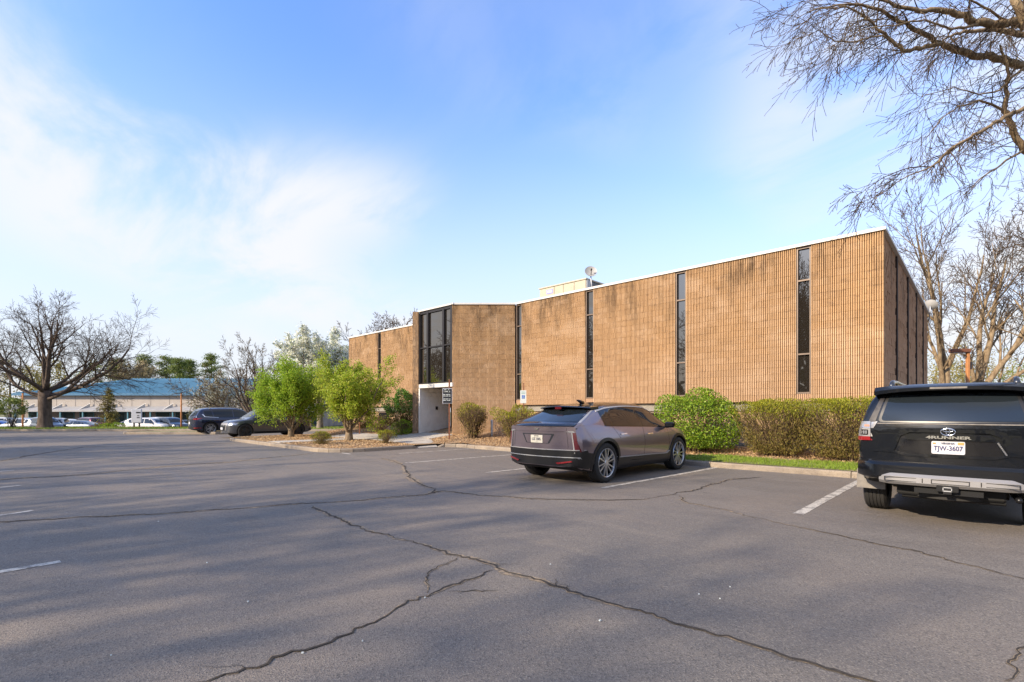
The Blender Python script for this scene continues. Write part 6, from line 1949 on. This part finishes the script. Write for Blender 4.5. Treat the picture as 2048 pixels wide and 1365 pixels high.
def gen_car(name, label, group, loc, rz, L, W, H, kind, mat, ra, fa, R_W, rimr, style, detail=2, nspoke=5, rails=False, ny=48):
    c = Car(name, label, 'car', group, loc, rz)
    c.body(gen_tables(L, W, H, kind), -L / 2, L / 2, .20, .30, (ra, fa), R_W + .045, mat, R_W, W / 2, .28, ny=ny)
    c.wheels(W / 2 - .12, (ra, fa), R_W, .22, rimr, style, n=nspoke)
    b = (.615 if kind == 'suv' else .65) * H
    if kind == 'suv':
        top = .92 * H
        w1 = [(.235 * L, b + .0), (.0, b + .015), (-.01 * L, top), (.085 * L, top - .015), (.13 * L, top - .10)]
        w2 = [(-.015 * L, b + .015), (-.25 * L, b + .03), (-.27 * L, top - .03), (-.02 * L, top)]
        w3 = [(-.262 * L, b + .035), (-.36 * L, b + .10), (-.375 * L, top - .10), (-.28 * L, top - .035)]
    else:
        top = .935 * H
        w1 = [(.24 * L, b), (.0, b + .01), (-.005 * L, top), (.07 * L, top - .02), (.13 * L, top - .12)]
        w2 = [(-.012 * L, b + .01), (-.20 * L, b + .03), (-.19 * L, top - .07), (-.10 * L, top - .02), (-.015 * L, top)]
        w3 = [(-.212 * L, b + .03), (-.29 * L, b + .06), (-.20 * L, top - .08)]
    hh = .06 if detail > 1 else .14
    for nm, w in (('front_window', w1), ('rear_window', w2), ('quarter_window', w3)):
        c.both(nm, w, gls, off=.006, rnd=.03, h=hh)
    c.patch('windshield', [(-W * .32, .905 * H), (W * .32, .905 * H), (W * .375, .68 * H), (-W * .375, .68 * H)], 'y', 1, gls, off=.005, rnd=.05, h=hh * 1.4)
    c.patch('rear_glass', [(-W * .31, .89 * H), (W * .31, .89 * H), (W * .36, .69 * H), (-W * .36, .69 * H)], 'y', -1, gls, off=.008, rnd=.05, h=hh * 1.4)
    c.patch('grille', [(-W * .22, .43 * H), (W * .22, .43 * H), (W * .18, .24 * H), (-W * .18, .24 * H)], 'y', 1, MATS['trim_black'], off=.01, rnd=.04, h=hh * 1.4)
    for s in (1, -1):
        c.patch('headlamp', [(s * W * .26, .47 * H), (s * W * .44, .50 * H), (s * W * .45, .44 * H), (s * W * .27, .42 * H)], 'y', 1, MATS['lamp_clear'], off=.01, h=hh)
        c.patch('headlamp_side', [(.44 * L, .46 * H), (.385 * L, .505 * H), (.375 * L, .49 * H), (.42 * L, .425 * H)], 'x', s, MATS['lamp_clear'], off=.008, h=hh)
        c.patch('tail_lamp', [(s * W * .27, .585 * H), (s * W * .46, .60 * H), (s * W * .455, .545 * H), (s * W * .30, .545 * H)], 'y', -1, MATS['lamp_red'], off=.012, h=hh)
        c.patch('tail_lamp_side', [(-.47 * L, .60 * H), (-.395 * L, .615 * H), (-.42 * L, .57 * H), (-.47 * L, .545 * H)], 'x', s, MATS['lamp_red'], off=.01, h=hh)
        c.patch('rocker_panel', [(ra + R_W + .06, .205 * H), (fa - R_W - .06, .205 * H), (fa - R_W - .06, .13 * H), (ra + R_W + .06, .13 * H)], 'x', s, MATS['trim_black'], off=.012, thick=.02, h=.12)
        mb = MB(); mb.box((s * (W / 2 + .06), .175 * L, b + .05), (.18, .10, .12), 0, 0, .025); c.part(mb, 'mirror', MATS['gloss_black'], smooth=True, angle=40)
        if detail > 1:
            for y in (ra, fa):
                r0 = R_W + .047
                ring = [(y + math.cos(t) * (r0 + .05), R_W + math.sin(t) * (r0 + .05)) for t in [math.radians(a) for a in range(-8, 190, 11)]] + [(y + math.cos(t) * r0, R_W + math.sin(t) * r0) for t in [math.radians(a) for a in range(188, -9, -11)]]
                c.patch('arch_trim', ring, 'x', s, MATS['trim_black'] if style == 'twin' else mat, off=.014, thick=.03, h=.06)
            for y in (.0, .215 * L):
                c.patch('panel_gap', [(y - .004, .60 * H), (y + .004, .60 * H), (y + .004, .22 * H), (y - .004, .22 * H)], 'x', s, MATS['under_black'], off=.002, thick=.004, h=.08)
            for y in (-.20 * L, .03 * L):
                c.patch('door_handle', [(y, .535 * H), (y + .2, .535 * H), (y + .2, .515 * H), (y, .515 * H)], 'x', s, mat, off=.02, thick=.03, h=.06)
    mb = MB(); mb.box((0, -L / 2 - .012, .42 * H), (.30, .012, .15)); c.part(mb, 'license_plate', MATS['plate_white'])
    c.patch('lower_bumper', [(-W * .46, .29 * H), (W * .46, .29 * H), (W * .45, .20 * H), (-W * .45, .20 * H)], 'y', -1, MATS['trim_black'], off=.015, thick=.02, h=hh * 1.4)
    if rails:
        for s in (1, -1):
            mb = MB(); mb.tube([(Vector((s * W * .31, -.30 * L, .965 * H)), .02), (Vector((s * W * .31, -.27 * L, 1.0 * H)), .02), (Vector((s * W * .31, .0, 1.015 * H)), .02), (Vector((s * W * .31, .07 * L, .97 * H)), .02)], 6); c.part(mb, 'roof_rail', MATS['silver_plastic'], smooth=True)
    return c
# charcoal crossover facing the lot, partly behind the green trees
c = gen_car('charcoal_car', 'charcoal grey crossover facing out, partly hidden by the green trees', None, (-29.55, 10.93, 0), math.pi, 4.66, 1.89, 1.62, 'suv', MATS['paint_grey'], -1.36, 1.46, .365, .27, 'five', 2, 5)
c.patch('lower_trim', [(-.9, .30), (1.0, .30), (1.0, .275), (-.9, .275)], 'x', 1, MATS['silver_plastic'], off=.02)
c.patch('grille_frame', [(-.50, .80), (.50, .80), (.40, .40), (-.40, .40)], 'y', 1, MATS['silver_plastic'], off=.004, rnd=.04)
mb = MB(); mb.box((0, 2.34, .50), (.34, .02, .12)); c.part(mb, 'license_plate', MATS['plate_white'])
# navy crossover, tail towards us
c = gen_car('navy_car', 'dark navy crossover parked nose in at the far end of the row', None, (-35.65, 10.85, 0), 0, 4.55, 1.84, 1.665, 'suv', MATS['paint_navy'], -1.36, 1.34, .365, .26, 'twin', 2, 5, rails=True)
c.both('window_chrome', [(-.36 * 4.55, 1.10), (-.20 * 4.55, 1.045), (-.20 * 4.55, 1.03), (-.37 * 4.55, 1.085), (-.40 * 4.55, 1.25), (-.385 * 4.55, 1.25)], MATS['chrome'], off=.012, h=.05)
c.patch('rear_reflector', [(.60, .42), (.86, .43), (.86, .38), (.60, .37)], 'y', -1, MATS['lamp_red'], off=.02)
c.patch('rear_reflector', [(-.60, .42), (-.86, .43), (-.86, .38), (-.60, .37)], 'y', -1, MATS['lamp_red'], off=.02)
# cars in the lower lot in front of the mall
FAR = 'cars parked in front of the blue-roofed mall'
def far_car(label, px, depth, ang, kind, mat, L=4.7, W=1.85, H=1.65, style='multi'):
    """ang: heading in degrees, 0 = nose to the right of the picture"""
    p = D(px, depth, -1.0)
    gen_car('parked_car', label, FAR, p, YAW + math.radians(ang - 90), L, W, H, kind, MATS[mat], -.29 * L, .30 * L, .34, .24, style, 1, 5, ny=30)
far_car('blue low car half out of frame at far left', -3, 56, 10, 'sedan', 'paint_blue', 4.6, 1.8, 1.42)
far_car('white SUV behind the leafy verge shrub', 10, 60, 8, 'suv', 'paint_white', 4.8, 1.9, 1.75)
far_car('white pickup-sized SUV left of the great tree trunk', 46, 55, 170, 'suv', 'paint_silver', 5.0, 1.95, 1.75)
far_car('slate blue SUV behind the great tree trunk, nose right', 92, 54, -28, 'suv', 'paint_slate', 4.7, 1.9, 1.85)
far_car('silver SUV showing red tail lamps right of the great trunk', 119, 58, 120, 'suv', 'paint_silver', 4.6, 1.85, 1.7)
far_car('grey sedan parked left of the maroon SUV', 157, 55, 180, 'sedan', 'paint_slate', 4.7, 1.82, 1.45)
far_car('dark maroon SUV right of the grey sedan', 174, 61, 160, 'suv', 'paint_maroon', 4.6, 1.85, 1.75)
far_car('white sedan glimpsed between the silver SUV and grey sedan', 138, 63, 150, 'sedan', 'paint_white', 4.6, 1.8, 1.5)
far_car('large white SUV nose right beside the white sign', 300, 56, 0, 'suv', 'paint_white', 4.95, 1.95, 1.75)
far_car('white compact car nose left, hidden behind the white sign', 266, 60, 175, 'sedan', 'paint_white', 4.5, 1.8, 1.5)
far_car('second white SUV tucked behind the large white SUV', 325, 62, -8, 'suv', 'paint_white', 4.7, 1.9, 1.75)
far_car('black and silver SUV left of the tall rusty pole', 342, 57, -25, 'suv', 'paint_charcoal', 4.8, 1.9, 1.8)
far_car('dark sedan right of the tall rusty pole', 374, 60, 20, 'sedan', 'paint_charcoal', 4.6, 1.8, 1.42)

# ====================================================================== SIGNS, POSTS
def post_sign(name, label, px, py_base, zbase, depth, build, group=None, cat='sign'):
    p = D(px, depth, zbase)
    root = tag(empty(name, p, YAW), label, cat, group)
    build(root)
    return root
def black_sign(root):
    mb = MB(); mb.box((0, .03, 1.23), (.06, .05, 2.46)); mb.build('post', MATS['rust_post'], root)
    mb = MB(); mb.box((-.075, .0, 1.78), (.395, .012, .62), 0, 0, .004); pl = mb.build('panel', MATS['sign_grey'], root)
    mb = MB(); mb.box((-.075, -.008, 1.78), (.365, .004, .59)); mb.build('panel_face', MATS['sign_black'], pl)
    rows = [(2.03, ((-.09, .10), (.05, .05))), (1.965, ((-.13, .02), (-.03, .11), (.09, .03))), (1.935, ((-.01, .24),)), (1.835, ((-.13, .10), (0, .10), (.09, .05))), (1.775, ((-.12, .10), (-.01, .08), (.09, .07))), (1.655, ((-.12, .09), (-.01, .11), (.10, .05))), (1.595, ((-.12, .11), (0, .05), (.08, .08)))]
    for z, ws in rows:
        mb = MB()
        for x, w in ws:
            n = max(1, int(w / .016))
            for k in range(n):
                mb.box((-.075 + x - w / 2 + (k + .5) * w / n, -.0115, z), (w / n * .78, .002, .026 if z != 1.935 else .005))
        mb.build('lettering', MATS['sign_white'], pl)
post_sign('parking_sign', 'black sign with white lettering on a rusty post by the entrance', 898.5, 0, .27, 20.3, black_sign, None)
def isa(root, z, s):
    """wheelchair symbol in white on a blue square"""
    mb = MB(); mb.box((0, -.0075, z), (s, .003, s * 1.15)); sq = mb.build('symbol_field', MATS['sign_blue'], root)
    mb = MB(); y = -.0105
    def tb(pts, r): mb.tube([(Vector((a * s, y, z + b * s)), r * s) for a, b in pts], 6)
    mb.tube([(Vector((-.05 * s + .06 * s * math.cos(t), y, z + .40 * s + .06 * s * math.sin(t))), .03 * s) for t in [i * .7 for i in range(10)]], 5)
    tb([(-.05, .30), (-.03, -.02), (.20, -.02), (.28, -.34), (.36, -.32)], .045)
    tb([(-.03, .15), (.18, .15)], .035)
    tb([(-.10 + .27 * math.cos(t), -.14 + .27 * math.sin(t)) for t in [math.radians(a) for a in range(115, 345, 20)]], .035)
    mb.build('symbol', MATS['sign_white'], sq)
def hc_sign(root):
    mb = MB(); mb.box((.02, .03, 1.16), (.05, .04, 2.32)); mb.build('post', MATS['rust_post'], root)
    mb = MB(); mb.box((0, .0, 1.78), (.235, .010, .50), 0, 0, .004); pl = mb.build('panel', MATS['sign_white'], root)
    isa(pl, 1.775, .115)
    for s, z in (('RESERVED', 1.965), ('PARKING', 1.905)):
        add('lettering', text_mesh(s, .042, MATS['sign_green'], sx=.85), pl, (0, -.0075, z), REAR)
HC = 'accessible parking signs'
post_sign('accessible_sign', 'white and blue accessible parking sign behind the mauve crossover', 1046.6, 0, .20, 19.2, hc_sign, HC)
post_sign('accessible_sign', 'accessible parking sign half hidden behind the yellow-green tree', 718, 0, .35, 23.6, hc_sign, HC)
mb = MB(); q = D(984, 20.9, gz(*D(984, 20.9).xy)); mb.tube([(Vector((q.x, q.y, q.z - .1)), .055), (Vector((q.x, q.y, q.z + .66)), .055), (Vector((q.x, q.y, q.z + .69)), .035)], 12)
tag(mb.build('bollard', MATS['galv'], smooth=True, angle=40), 'short grey steel bollard beside the vase-shaped yew', 'bollard')

# rusty lamp post right of the office
p = D(1935.5, 26.0, 0)
root = tag(empty('lamp_post', p, YAW), 'rusty orange lamp post with boxy side arm right of the office', 'lamp post')
zt_ = zat(703, 26.0)
mb = MB(); mb.box((0, 0, zt_ / 2), (.14, .14, zt_), 0, 0, .015); mb.build('pole', MATS['rust_orange'], root)
mb = MB(); mb.box((-.42, 0, zt_ + .02), (.98, .30, .20), 0, 0, .03); hd = mb.build('lamp_head', MATS['rust_post'], root)
mb = MB(); mb.box((-.50, 0, zt_ - .085), (.60, .22, .012)); mb.build('lens', MATS['sign_grey'], hd)
mb = MB(); mb.box((.15, .05, zt_ - .75), (.14, .12, .40), 0, 0, .01); mb.build('junction_box', MATS['sign_black'], root)
# rusty poles by the lower lot
PG = 'tall rusty poles by the lower lot'
for px, top, d, lab in ((45.5, 786, 50, 'rusty pole behind the leafy verge shrub, left of the great tree'), (362.5, 786, 50, 'tall rusty lamp pole left of the navy crossover')):
    p = D(px, d, -1.0); h = zat(top, d) + 1.0
    root = tag(empty('light_pole', p, YAW), lab, 'pole', PG)
    mb = MB(); mb.tube([(Vector((0, 0, 0)), .085), (Vector((0, 0, h)), .07)], 10); mb.build('pole', MATS['rust_orange'], root, smooth=True)
    mb = MB(); mb.box((-.25, 0, h + .04), (.75, .25, .10), 0, 0, .02); mb.build('lamp_head', MATS['fascia_blue'], root)
p = D(452.5, 46, -.8); root = tag(empty('utility_pole', p), 'grey utility post behind the navy crossover', 'pole')
mb = MB(); mb.box((0, 0, 2.2), (.24, .24, 4.4), 0, 0, .03); mb.build('pole', MATS['galv'], root)
mb = MB(); mb.box((0, 0, 4.43), (.30, .30, .06), 0, 0, .01); mb.build('cap', MATS['galv'], root)
# white pylon sign
p = D(273.5, 47.5, -.9)
root = tag(empty('pylon_sign', p, YAW + .25), 'white upright sign with dark lettering on the verge', 'sign')
mb = MB(); mb.box((0, 0, .95 + .95), (.82, .22, 1.30), 0, 0, .02); pn = mb.build('panel', MATS['sign_grey'], root)
mb = MB(); mb.box((-.22, 0, .6), (.10, .12, 1.3)); mb.box((.22, 0, .6), (.10, .12, 1.3)); mb.build('legs', MATS['sign_black'], root)
for z, w, h in ((2.22, .38, .13), (1.92, .18, .08), (1.74, .24, .09)):
    mb = MB(); n = int(w / .06)
    for k in range(n): mb.box((.17 - w / 2 + (k + .5) * w / n, -.114, z), (w / n * .82, .006, h))
    mb.build('lettering', MATS['sign_black'], pn)

# ====================================================================== BLUE-ROOFED MALL
DM = 78.0
mall_l, mall_r = (38 - CX) / F_PX * DM, (640 - CX) / F_PX * DM
mall = tag(empty('mall_building', LD((mall_l + mall_r) / 2, DM, -1.0), YAW), 'long beige strip mall with blue standing-seam metal roof', 'building')
MWd = (mall_r - mall_l) / 2
ze = zat(788, DM) + 1.0
zr_ = zat(757, DM + 11) + 1.0
mb = MB(); mb.box((0, 12, (ze + 2.6) / 2), (2 * MWd - .4, 24, ze - 2.6))
o_ = mb.build('upper_wall', MATS['panel_beige'], mall)
# vertical panel joints
n = 16
for k in range(1, n):
    m2 = MB(); x = -MWd + 2 * MWd * k / n; m2.box((x, -.012, (ze + 2.6) / 2), (.05, .02, ze - 2.62)); m2.build('panel_joint', MATS['shop_wall'], o_)
mb = MB(); mb.box((0, 12.3, 1.3), (2 * MWd - .6, 23.4, 2.6)); sf = mb.build('shop_front', MATS['shop_wall'], mall)
k = -MWd + 1.0; i = 0
while k < MWd - 2:
    w = 2.2 if i % 3 else 3.2
    m2 = MB(); m2.box((k + w / 2, .58, 1.25), (w, .04, 2.1)); wd = m2.build('shop_window', MATS['shop_glass'], sf)
    m3 = MB(); m3.box((k, .55, 1.25), (.10, .06, 2.2)); m3.box((k + w, .55, 1.25), (.10, .06, 2.2)); m3.box((k + w / 2, .55, 2.35), (w, .06, .10)); m3.build('frame', MATS['shop_teal'], wd)
    k += w + (0.9 if i % 2 else 1.8); i += 1
# roof: standing seams, hip at the left end
mb = MB(); hipx = 9.0
A = [(-MWd - .5, -.6, ze), (MWd + .5, -.6, ze), (MWd + .5, 12, zr_), (-MWd + hipx, 12, zr_)]
mb.poly(A); mb.poly([(-MWd - .5, -.6, ze), (-MWd + hipx, 12, zr_), (-MWd - .5, 24.6, ze)]); mb.poly([(MWd + .5, -.6, ze), (MWd + .5, 24.6, ze), (MWd + .5, 12, zr_)]); mb.poly([(-MWd - .5, 24.6, ze), (-MWd + hipx, 12, zr_), (MWd + .5, 12, zr_), (MWd + .5, 24.6, ze)])
rf = mb.build('roof', MATS['roof_blue'], mall)
sm = None
x = -MWd - .3
while x < MWd + .4:
    f1 = min(1.0, max(0.0, (x + MWd + .5) / (hipx + .5)))
    m2 = MB(); y1 = -.6 + 12.6 * f1; z1 = ze + (zr_ - ze) * f1
    m2.poly([(x - .05, -.6, ze + .01), (x + .05, -.6, ze + .01), (x + .05, y1, z1 + .09), (x - .05, y1, z1 + .09)]); m2.poly([(x - .05, -.6, ze - .05), (x - .05, -.6, ze + .10), (x - .05, y1, z1 + .09), (x - .05, y1, z1 - .02)]); m2.poly([(x + .05, -.6, ze - .05), (x + .05, y1, z1 - .02), (x + .05, y1, z1 + .09), (x + .05, -.6, ze + .10)])
    m2.build('seam', MATS['seam_blue'], rf); x += .62
mb = MB(); mb.box((0, -.64, ze - .12), (2 * MWd + 1.1, .06, .34)); mb.build('fascia', MATS['fascia_blue'], mall)
mb = MB(); mb.poly([(-MWd, -1.9, 2.62), (MWd, -1.9, 2.62), (MWd, -.02, 3.25), (-MWd, -.02, 3.25)]); mb.box((0, -1.92, 2.53), (2 * MWd, .08, .24)); mb.box((0, -.95, 2.50), (2 * MWd, 1.8, .06))
aw = mb.build('awning', MATS['awning_grey'], mall)
for k in range(11):
    m2 = MB(); x = -MWd + 2 + k * (2 * MWd - 4) / 10; m2.poly([(x, -1.6, 2.72), (x + .14, -1.6, 2.72), (x + .8, -.2, 3.75), (x + .66, -.2, 3.75)]); m2.poly([(x, -1.6, 2.70), (x + .66, -.2, 3.73), (x + .66, -.2, 3.2), (x, -1.6, 2.6)]); m2.build('awning_fin', MATS['white_metal'], aw)
for k in range(14):
    m2 = MB(); x = -MWd + 1.2 + k * (2 * MWd - 2.4) / 13; m2.box((x, -1.75, 1.22), (.18, .18, 2.44)); m2.build('column', MATS['shop_teal'], mall)
# grassy fringe blades on the far verge for an uneven edge
rn = np.random.default_rng(77); n = 14000
lat = rn.uniform(-46, -12, n); dep = rn.uniform(36.0, 43.0, n)
C = np.array([tuple(LD(a, b, 0.16 - max(0, b - 40.5) * .15)) for a, b in zip(lat, dep)])
tag(add('verge_grass_blades', np_quads('verge_grass_blades', MATS['grass'], leaf_quads(C, .16, rn, .18, dirs=np.tile((0, 0, 1.0), (n, 1))))), kind='stuff', label='patchy grass growing on the far verge', cat='grass')
